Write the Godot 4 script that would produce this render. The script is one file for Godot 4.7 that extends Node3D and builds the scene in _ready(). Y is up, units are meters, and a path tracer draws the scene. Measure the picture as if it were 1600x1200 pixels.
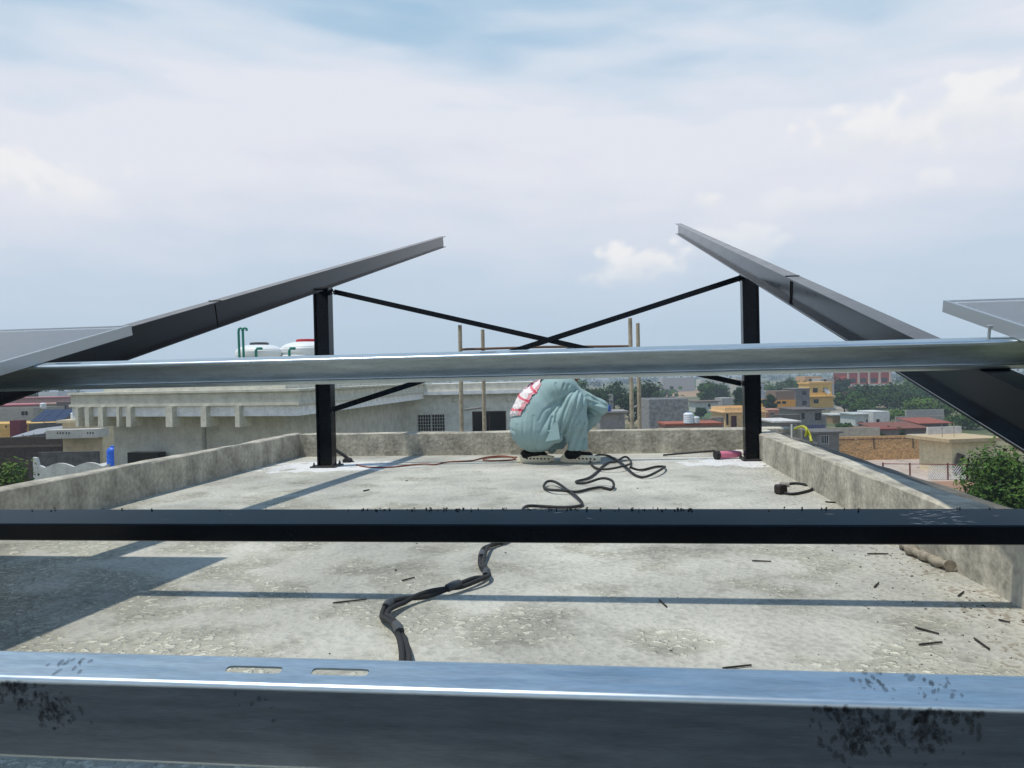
extends Node3D
# A small flat roof where a solar frame is being welded; a worker squats at the far parapet, a town lies behind.

const F := 1202.0            # focal length in pixels of the 1600 x 1200 photograph
const EYE := Vector3(0, 0.66, 0)
const GROUND := -9.0
const TILT := 0.2343         # slope of the rafters (radians), rising away from the camera
var CB := Basis()
var MC := {}
var TX := {}
var rng := RandomNumberGenerator.new()
var names := {}

# ---------------------------------------------------------------- pixels to places
func ray(u, v) -> Vector3: return CB * Vector3((u - 800.0) / F, (600.0 - v) / F, -1.0)
func G(u, v, y = 0.0) -> Vector3:
	var d := ray(u, v); return EYE + d * ((y - EYE.y) / d.y)
func WZ(u, v, z) -> Vector3:
	var d := ray(u, v); return EYE + d * (z / d.z)
func WX(u, v, x) -> Vector3:
	var d := ray(u, v); return EYE + d * (x / d.x)
func WT(u, v, t) -> Vector3: return EYE + ray(u, v) * t

# ---------------------------------------------------------------- mesh builder
class M:
	var v := PackedVector3Array()
	var n := PackedVector3Array()
	var c := PackedColorArray()
	var uv := PackedVector2Array()
	var col := Color(1, 1, 1)
	func tri(a: Vector3, b: Vector3, d: Vector3) -> void:
		var nn := (d - a).cross(b - a).normalized()
		v.append(a); v.append(b); v.append(d)
		for i in 3: n.append(nn); c.append(col)
	func quad(a: Vector3, b: Vector3, d: Vector3, e: Vector3) -> void:
		tri(a, b, d); tri(a, d, e)
	func qn(a: Vector3, b: Vector3, d: Vector3, e: Vector3, na: Vector3, nb: Vector3, nd: Vector3, ne: Vector3) -> void:
		for p in [a, b, d, a, d, e]: v.append(p); c.append(col)
		for p in [na, nb, nd, na, nd, ne]: n.append(p)
	func box(p: Vector3, s: Vector3, b := Basis()) -> void:
		var h := s * 0.5
		var q := []
		for i in 8: q.append(p + b * Vector3(h.x if i & 1 else -h.x, h.y if i & 2 else -h.y, h.z if i & 4 else -h.z))
		quad(q[4], q[6], q[7], q[5]); quad(q[1], q[3], q[2], q[0]); quad(q[5], q[7], q[3], q[1])
		quad(q[0], q[2], q[6], q[4]); quad(q[6], q[2], q[3], q[7]); quad(q[0], q[4], q[5], q[1])
	func mm(lo: Vector3, hi: Vector3) -> void: box((lo + hi) * 0.5, hi - lo)
	# box with chamfered long edges, long axis z of b
	func cbox(p: Vector3, s: Vector3, ch: float, b := Basis()) -> void:
		var h := s * 0.5
		var o := [Vector2(-h.x + ch, -h.y), Vector2(h.x - ch, -h.y), Vector2(h.x, -h.y + ch), Vector2(h.x, h.y - ch), Vector2(h.x - ch, h.y), Vector2(-h.x + ch, h.y), Vector2(-h.x, h.y - ch), Vector2(-h.x, -h.y + ch)]
		prism(o, p - b.z * h.z, p + b.z * h.z, b.x, b.y)
	# outline o (counter-clockwise in x,y) swept from a to e
	func prism(o: Array, a: Vector3, e: Vector3, bx: Vector3, by: Vector3, caps := true) -> void:
		var k := o.size()
		var pa := []; var pe := []
		for q in o:
			pa.append(a + bx * q.x + by * q.y); pe.append(e + bx * q.x + by * q.y)
		var mid := (a + e) * 0.5
		for i in k:
			var j := (i + 1) % k
			var t := Vector3((o[j] - o[i]).y, -(o[j] - o[i]).x, 0)
			var outw := bx * t.x + by * t.y
			var nn: Vector3 = (pe[j] - pa[i]).cross(pa[j] - pa[i])
			if nn.dot(outw) > 0: quad(pa[i], pa[j], pe[j], pe[i])
			else: quad(pa[i], pe[i], pe[j], pa[j])
		if caps:
			var pts := PackedVector2Array()
			for q in o: pts.append(q)
			var ix := Geometry2D.triangulate_polygon(pts)
			for i in range(0, ix.size(), 3):
				var t0: Vector3 = pa[ix[i]]; var t1: Vector3 = pa[ix[i + 1]]; var t2: Vector3 = pa[ix[i + 2]]
				if (t2 - t0).cross(t1 - t0).dot(a - e) > 0:
					tri(t0, t1, t2); tri(pe[ix[i]], pe[ix[i + 2]], pe[ix[i + 1]])
				else:
					tri(t0, t2, t1); tri(pe[ix[i]], pe[ix[i + 1]], pe[ix[i + 2]])
	func tube(pts: Array, rad, sides := 8, caps := true) -> void:
		var k := pts.size()
		var up := Vector3(0.13, 0.97, 0.21)
		var rings := []; var nrm := []
		for i in k:
			var d: Vector3 = (pts[mini(i + 1, k - 1)] - pts[maxi(i - 1, 0)]).normalized()
			var x := up.cross(d)
			if x.length() < 0.05: x = Vector3(1, 0, 0).cross(d)
			x = x.normalized()
			var y := d.cross(x).normalized()
			up = y
			var r: float = rad[i] if rad is Array else rad
			var ring := []; var rn := []
			for s in sides:
				var a := TAU * s / sides
				var o := x * cos(a) + y * sin(a)
				ring.append(pts[i] + o * r); rn.append(o)
			rings.append(ring); nrm.append(rn)
		for i in k - 1:
			for s in sides:
				var t := (s + 1) % sides
				qn(rings[i][s], rings[i + 1][s], rings[i + 1][t], rings[i][t], nrm[i][s], nrm[i + 1][s], nrm[i + 1][t], nrm[i][t])
		if caps:
			for s in range(1, sides - 1):
				tri(rings[0][0], rings[0][s], rings[0][s + 1]); tri(rings[k - 1][0], rings[k - 1][s + 1], rings[k - 1][s])
	# profile of (radius, height) turned about an axis
	func lathe(prof: Array, p: Vector3, sides := 20, b := Basis()) -> void:
		for i in prof.size() - 1:
			var d: Vector2 = prof[i + 1] - prof[i]
			var nn := Vector2(d.y, -d.x).normalized()
			for s in sides:
				var a0 := TAU * s / sides; var a1 := TAU * (s + 1) / sides
				var f := func(q, a): return p + b * Vector3(q.x * cos(a), q.y, q.x * sin(a))
				var g := func(a): return b * Vector3(nn.x * cos(a), nn.y, nn.x * sin(a))
				qn(f.call(prof[i], a0), f.call(prof[i], a1), f.call(prof[i + 1], a1), f.call(prof[i + 1], a0), g.call(a0), g.call(a1), g.call(a1), g.call(a0))
	func mesh(with_color := false) -> ArrayMesh:
		var a := []; a.resize(Mesh.ARRAY_MAX)
		a[Mesh.ARRAY_VERTEX] = v; a[Mesh.ARRAY_NORMAL] = n
		if with_color: a[Mesh.ARRAY_COLOR] = c
		if uv.size() == v.size(): a[Mesh.ARRAY_TEX_UV] = uv
		var m := ArrayMesh.new(); m.add_surface_from_arrays(Mesh.PRIMITIVE_TRIANGLES, a); return m

# ---------------------------------------------------------------- nodes
func numbered(called: String) -> String:
	if not names.has(called): names[called] = 0; return called
	names[called] += 1
	return "%s_%03d" % [called, names[called]]
func tag(o, label, category, group = ""):
	o.set_meta("label", label); o.set_meta("category", category)
	if group != "": o.set_meta("group", group)
	return o
func thing(called, label, category, at = Vector3.ZERO, turn = 0.0, group = "") -> Node3D:
	var o := Node3D.new(); o.name = numbered(called); add_child(o); o.position = at; o.rotation.y = turn
	tag(o, label, category, group); return o
func part(parent, called, mesh, mat, label = "") -> MeshInstance3D:
	var o := MeshInstance3D.new(); o.name = called if parent != self else numbered(called)
	o.mesh = mesh.mesh() if mesh is M else mesh
	o.material_override = mat
	parent.add_child(o, true)
	if label != "": o.set_meta("label", label)
	return o
func struct(called, mesh, mat, vc = false) -> MeshInstance3D:
	var o := part(self, called, mesh.mesh(vc) if mesh is M else mesh, mat); o.set_meta("kind", "structure"); return o
func solo(called, label, category, mesh, mat, at = Vector3.ZERO, group = "") -> MeshInstance3D:
	var o := part(self, called, mesh, mat); o.position = at; tag(o, label, category, group); return o

# ---------------------------------------------------------------- textures and materials
func nz(seed_, freq, oct = 4, type = FastNoiseLite.TYPE_SIMPLEX_SMOOTH) -> FastNoiseLite:
	var n := FastNoiseLite.new(); n.seed = seed_; n.frequency = freq; n.noise_type = type
	n.fractal_type = FastNoiseLite.FRACTAL_FBM if oct > 1 else FastNoiseLite.FRACTAL_NONE; n.fractal_octaves = oct; return n
func nbytes(n: FastNoiseLite, w: int, h: int, seamless := true) -> PackedByteArray:
	var im := n.get_seamless_image(w, h) if seamless else n.get_image(w, h)
	im.convert(Image.FORMAT_L8); return im.get_data()
func tex(w: int, h: int, data: PackedByteArray, f = Image.FORMAT_RGB8) -> ImageTexture:
	var im := Image.create_from_data(w, h, false, f, data); im.generate_mipmaps(); return ImageTexture.create_from_image(im)
# a grey tile: coarse patches and fine grain about a mean, to be tinted by albedo_color
func mottle(key, s, lo, hi, fc, ff, wc, wf, streak = 0.0) -> ImageTexture:
	if TX.has(key): return TX[key]
	var a := nbytes(nz(s, fc, 4), 512, 512); var b := nbytes(nz(s + 1, ff, 3), 512, 512)
	var st := nbytes(nz(s + 2, 0.05, 3), 512, 64) if streak > 0 else PackedByteArray()
	var out := PackedByteArray(); out.resize(512 * 512)
	for y in 512:
		for x in 512:
			var i := y * 512 + x
			var t: float = 0.5 + (a[i] / 255.0 - 0.5) * wc + (b[i] / 255.0 - 0.5) * wf
			if streak > 0: t += (st[(y >> 5) * 512 + x] / 255.0 - 0.5) * streak
			out[i] = int(clampf(lerpf(lo, hi, t), 0, 1) * 255)
	TX[key] = tex(512, 512, out, Image.FORMAT_L8); return TX[key]
func bump(key, s, freq, strength, type = FastNoiseLite.TYPE_SIMPLEX_SMOOTH) -> ImageTexture:
	if TX.has(key): return TX[key]
	var im := nz(s, freq, 4, type).get_seamless_image(512, 512); im.convert(Image.FORMAT_RGBA8)
	im.bump_map_to_normal_map(strength); im.generate_mipmaps()
	TX[key] = ImageTexture.create_from_image(im); return TX[key]
func std(c: Color, rough = 0.8, metal = 0.0) -> StandardMaterial3D:
	var m := StandardMaterial3D.new(); m.albedo_color = c; m.roughness = rough; m.metallic = metal; return m
# painted plaster, concrete or brick of far houses
func plaster(c: Color, per_metre = 0.25, contrast = 0) -> StandardMaterial3D:
	var key := "pl%s_%.2f_%d" % [c.to_html(), per_metre, contrast]
	if MC.has(key): return MC[key]
	var m := std(c, 0.9)
	m.albedo_texture = mottle("plaster%d" % contrast, 40 + contrast * 5, 0.87 - contrast * 0.14, 1.02, 0.012, 0.06, 1.2, 0.8, 0.35)
	m.uv1_triplanar = true; m.uv1_world_triplanar = true; m.uv1_scale = Vector3.ONE * per_metre
	MC[key] = m; return m
func flat(c: Color, rough = 0.7, metal = 0.0) -> StandardMaterial3D:
	var key := "fl%s_%.2f_%.2f" % [c.to_html(), rough, metal]
	if not MC.has(key): MC[key] = std(c, rough, metal)
	return MC[key]

func make_materials() -> void:
	# cast concrete of the parapets
	var m := std(Color(0.765, 0.74, 0.675), 0.92)
	m.albedo_texture = mottle("conc", 11, 0.70, 1.04, 0.008, 0.06, 1.1, 0.6, 0.3)
	m.normal_enabled = true; m.normal_texture = bump("concn", 15, 0.05, 5.0); m.normal_scale = 0.3
	m.uv1_triplanar = true; m.uv1_world_triplanar = true; m.uv1_scale = Vector3.ONE * 0.9
	MC.concrete = m
	# galvanised zinc: cool metal with spangle and long rolling streaks
	m = std(Color(0.78, 0.825, 0.845), 0.34, 0.95)
	m.albedo_texture = mottle("zinc", 61, 0.90, 1.0, 0.02, 0.11, 1.2, 1.0)
	m.roughness_texture = mottle("zincr", 71, 0.86, 1.0, 0.015, 0.09, 1.6, 0.8)
	m.roughness = 0.38
	m.uv1_triplanar = true; m.uv1_scale = Vector3(0.8, 7, 7)
	MC.zinc = m
	m = std(Color(0.70, 0.72, 0.73), 0.42, 0.85)
	MC.aluminium = m
	# black bituminous primer, brushed on: gloss that varies, chalky scuffs
	m = std(Color(0.03, 0.06, 0.095), 0.4)
	m.albedo_texture = mottle("paint", 81, 0.75, 1.1, 0.01, 0.05, 1.4, 0.3)
	m.roughness_texture = mottle("paintr", 91, 0.75, 1.0, 0.008, 0.04, 1.4, 0.3)
	m.roughness = 0.2; m.metallic_specular = 0.3
	m.uv1_triplanar = true; m.uv1_scale = Vector3.ONE * 1.2
	MC.black = m
	m = std(Color(0.13, 0.13, 0.13), 0.75); MC.rubber = m
	MC.leaf = std(Color(1, 1, 1), 0.75); MC.leaf.vertex_color_use_as_albedo = true
	MC.leaf.metallic_specular = 0.15; MC.leaf.backlight_enabled = true; MC.leaf.backlight = Color(0.10, 0.16, 0.04)
	MC.vc = std(Color(1, 1, 1), 0.85); MC.vc.vertex_color_use_as_albedo = true
	MC.bark = plaster(Color(0.33, 0.27, 0.2), 1.0, 1)

# ---------------------------------------------------------------- sky
func sky_texture() -> ImageTexture:
	var w := 2048; var h := 1024
	var out := PackedByteArray(); out.resize(w * h * 3)
	var big := nz(5, 1.1, 3); var mid := nz(6, 2.6, 5); var fine := nz(7, 9.0, 5)
	# colour by elevation in degrees: haze at the horizon, a bright veil of thin cloud, blue above
	var el_s := [-2.0, 3.0, 7.0, 11.0, 15.0, 19.0, 22.5, 26.0, 33.0, 50.0, 90.0]
	var cs := [Color8(186, 206, 223), Color8(189, 208, 225), Color8(199, 214, 230), Color8(216, 223, 236), Color8(228, 231, 240), Color8(227, 231, 241), Color8(208, 221, 236), Color8(176, 203, 226), Color8(144, 183, 216), Color8(100, 149, 201), Color8(84, 130, 186)]
	# cumulus heads: azimuth, elevation, half width, half height (degrees), strength
	var puffs := [[18.3, 15.2, 4.6, 1.9, 0.95], [24.0, 15.8, 5.4, 2.3, 0.95], [7.3, 12.2, 1.5, 1.1, 1.0], [2.2, 8.0, 3.8, 1.8, 0.95], [9.5, 9.0, 3.2, 1.5, 0.55], [-40.0, 13.2, 6.0, 1.8, 0.9], [-36.0, 12.0, 4.0, 1.5, 0.45], [-46, 8, 5, 2.5, 0.6], [21.6, 12.0, 1.5, 0.8, 0.55], [13.0, 11.5, 4.0, 1.0, 0.35]]
	for i in 22: puffs.append([rng.randf_range(34, 300), rng.randf_range(7, 20), rng.randf_range(2.5, 7), rng.randf_range(1.2, 2.6), rng.randf_range(0.4, 1.0)])
	for j in h:
		var el := 90.0 - (j + 0.5) / h * 180.0
		var cy := cos(deg_to_rad(el)); var sy := sin(deg_to_rad(el))
		var near_puffs := []
		for p in puffs:
			if absf(el - p[1]) < p[3] * 1.7: near_puffs.append(p)
		for i in w:
			var k := (j * w + i) * 3
			if el < -3.0:
				out[k] = 150; out[k + 1] = 150; out[k + 2] = 140; continue
			var a := (i + 0.5) / w * TAU
			# panorama: the first column looks to -z
			var az := a if a < PI else a - TAU
			var d := Vector3(sin(az) * cy, sy, -cos(az) * cy)
			var q := Vector3(d.x, d.y * 2.2, d.z) * 2.0
			var b := big.get_noise_3dv(q) * 0.5 + mid.get_noise_3d(q.x * 0.8 + q.y * 0.5, q.y * 1.7, q.z * 0.8) * 0.45
			var e := el - b * 9.0 * clampf(el / 16.0, 0.25, 1.0)
			var s := 0
			while s < 9 and el_s[s + 1] < e: s += 1
			var c: Color = cs[s].lerp(cs[s + 1], clampf((e - el_s[s]) / (el_s[s + 1] - el_s[s]), 0, 1))
			if el > 24.0:
				var wisp := smoothstep(0.05, 0.6, mid.get_noise_3d(q.x * 0.6, q.y * 1.2 + 3.0, q.z * 0.6) + 0.15)
				c = c.lerp(Color(0.86, 0.89, 0.94), wisp * 0.38)
			if near_puffs:
				var azd := rad_to_deg(az)
				for p in near_puffs:
					var da := fposmod(azd - p[0] + 180.0, 360.0) - 180.0
					if absf(da) < p[2] * 1.6:
						var f := fine.get_noise_3d(d.x * 1.6, d.y * 2.4, d.z * 1.6) + 0.4 * fine.get_noise_3d(d.x * 5.0, d.y * 6.0 + 4.0, d.z * 5.0)
						var rr := sqrt(pow(da / p[2], 2) + pow((el - p[1]) / p[3], 2))
						var top := clampf((el - p[1]) / p[3], -1, 1)
						var al: float = smoothstep(0.0, lerpf(0.95, 0.42, top * 0.5 + 0.5), 1.08 - rr + f * 0.85) * p[4] * (0.55 + 0.45 * smoothstep(-1.0, 0.4, top))
						c = c.lerp(Color(0.95, 0.95, 0.955).lerp(Color(0.86, 0.88, 0.91), clampf(0.30 - top * 0.55 - f * 0.6, 0, 1)), al * 0.95)
			out[k] = int(c.r * 255); out[k + 1] = int(c.g * 255); out[k + 2] = int(c.b * 255)
	return tex(w, h, out)

# ---------------------------------------------------------------- main
func _ready() -> void:
	rng.seed = 20
	CB = Basis(Vector3.UP, deg_to_rad(7.2565)) * Basis(Vector3.RIGHT, deg_to_rad(-0.4718)) * Basis(Vector3.BACK, deg_to_rad(-1.2909))
	var cam := Camera3D.new(); cam.name = "camera"; cam.transform = Transform3D(CB, EYE)
	cam.fov = rad_to_deg(2.0 * atan(600.0 / F)); cam.near = 0.05; cam.far = 20000.0; add_child(cam); cam.current = true
	var env := Environment.new(); env.background_mode = Environment.BG_SKY
	var sm := PanoramaSkyMaterial.new(); sm.panorama = sky_texture()
	env.sky = Sky.new(); env.sky.sky_material = sm
	env.background_energy_multiplier = 1.0
	env.tonemap_mode = Environment.TONE_MAPPER_LINEAR; env.tonemap_exposure = 1.0
	env.fog_enabled = true; env.fog_density = 0.0007; env.fog_light_color = Color(0.80, 0.86, 0.92)
	env.sdfgi_enabled = true; env.ssao_enabled = true; env.ssil_enabled = true
	var we := WorldEnvironment.new(); we.name = "world_environment"; we.environment = env; add_child(we)
	var sun := DirectionalLight3D.new(); sun.name = "sun"; sun.light_energy = 1.08; sun.light_angular_distance = 1.1
	sun.light_color = Color(1.0, 0.98, 0.935); sun.shadow_enabled = true; add_child(sun)
	sun.look_at_from_position(Vector3.ZERO, Vector3(0.33, -1.0, -0.14))
	make_materials()
	land()
	rooftop()
	frame()
	added_panels()
	neighbour()
	town()
	trees()
	litter()
	person()


# ---------------------------------------------------------------- land
func land() -> void:
	var m := M.new()
	m.quad(Vector3(-9000, GROUND, 9000), Vector3(-9000, GROUND, -9000), Vector3(9000, GROUND, -9000), Vector3(9000, GROUND, 9000))
	var gm := std(Color(1, 1, 1), 1.0)
	var a := nbytes(nz(201, 0.008, 4), 512, 512); var b := nbytes(nz(202, 0.03, 5), 512, 512); var d := PackedByteArray(); d.resize(512 * 512 * 3)
	for i in 512 * 512:
		var t := clampf((a[i] / 255.0 - 0.5) * 1.8 + (b[i] / 255.0 - 0.5) * 1.2 + 0.5, 0, 1)
		var c := Color(0.27, 0.31, 0.17).lerp(Color(0.50, 0.45, 0.34), t)
		d[i * 3] = int(c.r * 255); d[i * 3 + 1] = int(c.g * 255); d[i * 3 + 2] = int(c.b * 255)
	gm.albedo_texture = tex(512, 512, d); gm.uv1_triplanar = true; gm.uv1_world_triplanar = true; gm.uv1_scale = Vector3.ONE * 0.006
	struct("ground", m, gm)
	# fields and yards lie as sheets a few millimetres apart: pixel corners on the ground
	var y := GROUND
	for f in [["field", [[985, 622], [985, 612], [1130, 609], [1130, 618]], Color(0.62, 0.50, 0.36)], ["field", [[1000, 604], [1000, 597], [1170, 594], [1170, 601]], Color(0.50, 0.52, 0.40)], ["field", [[1060, 660], [1070, 636], [1150, 634], [1150, 658]], Color(0.26, 0.36, 0.17)],
		["courtyard", [[1318, 752], [1318, 708], [1500, 706], [1500, 752]], Color(0.72, 0.66, 0.61)], ["road", [[1296, 646], [1312, 621], [1322, 620], [1324, 646]], Color(0.60, 0.57, 0.51)], ["field", [[1385, 648], [1385, 634], [1480, 632], [1480, 648]], Color(0.33, 0.42, 0.2)],
		["yard", [[1440, 800], [1440, 752], [1620, 750], [1620, 800]], Color(0.60, 0.46, 0.36)], ["yard", [[-200, 760], [-200, 700], [60, 696], [60, 760]], Color(0.42, 0.39, 0.33)]]:
		y += 0.004
		var q := M.new(); var p := []
		for uv in f[1]: p.append(G(uv[0], uv[1], y))
		q.quad(p[0], p[1], p[2], p[3])
		struct(f[0], q, plaster(f[2], 0.06))

# ---------------------------------------------------------------- the roof the camera stands on
func floor_material() -> StandardMaterial3D:
	var w := 1280; var h := 2048
	var big := nbytes(nz(301, 0.0035, 3), w, h); var mid := nbytes(nz(302, 0.014, 5), w, h); var fine := nbytes(nz(303, 0.09, 4), w, h)
	var cell := nbytes(nz(304, 0.055, 1, FastNoiseLite.TYPE_CELLULAR), w, h)
	var warp := nbytes(nz(305, 0.006, 4), w, h)
	var cells := nz(307, 0.10, 1, FastNoiseLite.TYPE_CELLULAR); cells.cellular_return_type = FastNoiseLite.RETURN_DISTANCE; cells.domain_warp_enabled = true; cells.domain_warp_amplitude = 26.0
	cell = nbytes(cells, w, h)
	var out := PackedByteArray(); out.resize(w * h * 3); var hg := PackedByteArray(); hg.resize(w * h)
	var h32 := 12345
	var c1 := Vector2(-2.2, -5.76); var c2 := Vector2(1.04, -5.95)
	for j in h:
		var z := -6.53 + (j + 0.5) / h * 6.03
		for i in w:
			var k := j * w + i
			var x := -2.75 + (i + 0.5) / w * 3.85
			var b := big[k] / 255.0 - 0.5; var m := mid[k] / 255.0 - 0.5; var f := fine[k] / 255.0 - 0.5; var wp := warp[k] / 255.0 - 0.5
			var t := 0.875 + b * 0.21 + m * 0.18 + f * 0.20
			var ht := 0.5 + m * 0.3 + f * 0.5
			# flaking laitance: pale chips over a rougher, darker skin
			var rough_zone := smoothstep(-0.05, 0.25, wp + 0.09 * (z + 3.3) - 0.09 * (x + 0.5))
			if rough_zone > 0.0:
				var chip := smoothstep(0.34, 0.16, cell[k] / 255.0 + f * 0.5)
				t += rough_zone * (chip * 0.22 - 0.12)
				ht += rough_zone * (chip * 0.5 - 0.15)
			h32 = (h32 * 1103515245 + 12345) & 0x7fffffff
			t += ((h32 >> 16) & 255) / 255.0 * 0.05 - 0.025          # sand grains
			# grime patches with a grain of their own
			var g := smoothstep(0.08, 0.3, m + f * 0.8 - wp * 0.4)
			t -= g * 0.06
			var r := 0.79 * t; var gg := 0.78 * t; var bb := (0.732 - 0.02 * rough_zone) * t
			# spilt white cement round the feet of the two posts
			var p := Vector2(x, z)
			var d1 := ((p - c1) / Vector2(0.62, 0.36)).length() + m * 1.3 + f * 0.5
			var d2 := ((p - c2 - Vector2(-0.12, 0.1)) / Vector2(0.42, 0.34)).length() + m * 1.3 + f * 0.5
			var pw := maxf(smoothstep(1.0, 0.75, d1), smoothstep(1.0, 0.75, d2)) * 0.85
			r = lerpf(r, 0.86, pw); gg = lerpf(gg, 0.86, pw); bb = lerpf(bb, 0.86, pw)
			# brown grit swept against the right-hand parapet
			if x > 0.45:
				var gr := smoothstep(0.10, 0.28, f + m * 0.5 - (1.02 - x) * 0.5)
				r = lerpf(r, 0.40, gr * 0.45); gg = lerpf(gg, 0.34, gr * 0.45); bb = lerpf(bb, 0.27, gr * 0.45)
			out[k * 3] = int(clampf(r, 0, 1) * 255); out[k * 3 + 1] = int(clampf(gg, 0, 1) * 255); out[k * 3 + 2] = int(clampf(bb, 0, 1) * 255)
			hg[k] = int(clampf(ht, 0, 1) * 255)
	var mt := std(Color(1, 1, 1), 0.95)
	mt.albedo_texture = tex(w, h, out)
	var im := Image.create_from_data(w, h, false, Image.FORMAT_L8, hg); im.convert(Image.FORMAT_RGBA8); im.bump_map_to_normal_map(7.0); im.generate_mipmaps()
	mt.normal_enabled = true; mt.normal_texture = ImageTexture.create_from_image(im); mt.normal_scale = 0.8
	return mt

# a wall strip whose edges and faces wander a little, like hand-rendered concrete
func rough_wall(a: Vector3, b: Vector3, h: float, tk: float, side: Vector3, seed_: int) -> M:
	var n := nz(seed_, 1.3, 3); var m := M.new()
	var len_ := (b - a).length(); var k := int(len_ / 0.11) + 1
	var prof := [[0.0, 0.0], [0.0, 0.5], [0.0, 0.955], [0.06, 1.0], [0.5, 1.005], [0.94, 1.0], [1.0, 0.955], [1.0, 0.0]]
	var rows := []
	for i in k + 1:
		var c := a.lerp(b, float(i) / k); var row := []
		for q in prof.size():
			var p: Array = prof[q]
			var o := 0.006 * n.get_noise_3d(c.x * 3.0, q * 7.0, c.z * 3.0); var e := 0.010 * n.get_noise_3d(c.x, q * 0.6 + 40.0, c.z)
			row.append(c + side * (p[0] * tk + o) + Vector3.UP * (p[1] * h + (e if p[1] > 0.1 else -0.02)))
		rows.append(row)
	var flip := (b - a).cross(Vector3.UP).dot(side) > 0
	for i in k:
		for q in prof.size() - 1:
			if flip: m.quad(rows[i][q], rows[i][q + 1], rows[i + 1][q + 1], rows[i + 1][q])
			else: m.quad(rows[i][q], rows[i + 1][q], rows[i + 1][q + 1], rows[i][q + 1])
	for e in [0, k]:
		for q in range(1, prof.size() - 1): m.tri(rows[e][0], rows[e][q], rows[e][q + 1])
	return m

func rooftop() -> void:
	var r := thing("concrete_roof", "small grey concrete flat roof with low parapets under the steel frame", "roof")
	var m := M.new()
	var x0 := -2.75; var x1 := 1.10; var z0 := -6.53
	m.quad(Vector3(x0 - 0.02, 0, 1.6), Vector3(x0 - 0.02, 0, z0 - 0.02), Vector3(x1 + 0.02, 0, z0 - 0.02), Vector3(x1 + 0.02, 0, 1.6))
	for i in m.v.size(): m.uv.append(Vector2((m.v[i].x + 2.75) / 3.85, (m.v[i].z + 6.53) / 6.03))
	part(r, "roof_surface", m, floor_material())
	part(r, "parapet", rough_wall(Vector3(x0, 0, 1.6), Vector3(x0, 0, z0 - 0.12), 0.203, 0.09, Vector3.LEFT, 1), MC.concrete, "parapet along the left side")
	part(r, "parapet", rough_wall(Vector3(x0 + 0.001, 0, z0), Vector3(x1 + 0.45, 0, z0), 0.198, 0.14, Vector3.FORWARD, 2), MC.concrete, "parapet across the far end")
	part(r, "parapet", rough_wall(Vector3(x1, 0, z0 - 0.005), Vector3(x1, 0, 1.6), 0.203, 0.13, Vector3.RIGHT, 3), MC.concrete, "parapet along the right side")
	part(r, "ledge", rough_wall(Vector3(x1 + 0.128, 0, z0 + 0.01), Vector3(x1 + 0.128, 0, 1.6), 0.185, 0.10, Vector3.RIGHT, 4), plaster(Color(0.40, 0.39, 0.36), 0.8, 1), "rough grey mortar ledge outside the right parapet")
	part(r, "parapet", rough_wall(Vector3(x0 - 0.11, 0, 1.6), Vector3(x1 + 0.22, 0, 1.6), 0.2, 0.12, Vector3.BACK, 5), MC.concrete, "parapet across the near end")
	m = M.new(); m.mm(Vector3(x0 - 0.12, -3.2, z0 - 0.14), Vector3(x1 + 0.225, -0.012, 1.72))
	part(r, "stair_room_wall", m, plaster(Color(0.62, 0.6, 0.55)))
	m = M.new(); m.mm(Vector3(-6.0, GROUND - 0.05, -12.0), Vector3(4.2, -3.2, 4.5))
	part(r, "house_body", m, plaster(Color(0.64, 0.62, 0.57)))

# ---------------------------------------------------------------- steel
func i_outline(w: float, d: float, tf: float, tw: float) -> Array:
	return [Vector2(-w / 2, -d), Vector2(w / 2, -d), Vector2(w / 2, -d + tf), Vector2(tw / 2, -d + tf), Vector2(tw / 2, -tf), Vector2(w / 2, -tf), Vector2(w / 2, 0), Vector2(-w / 2, 0), Vector2(-w / 2, -tf), Vector2(-tw / 2, -tf), Vector2(-tw / 2, -d + tf), Vector2(-w / 2, -d + tf)]

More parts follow.
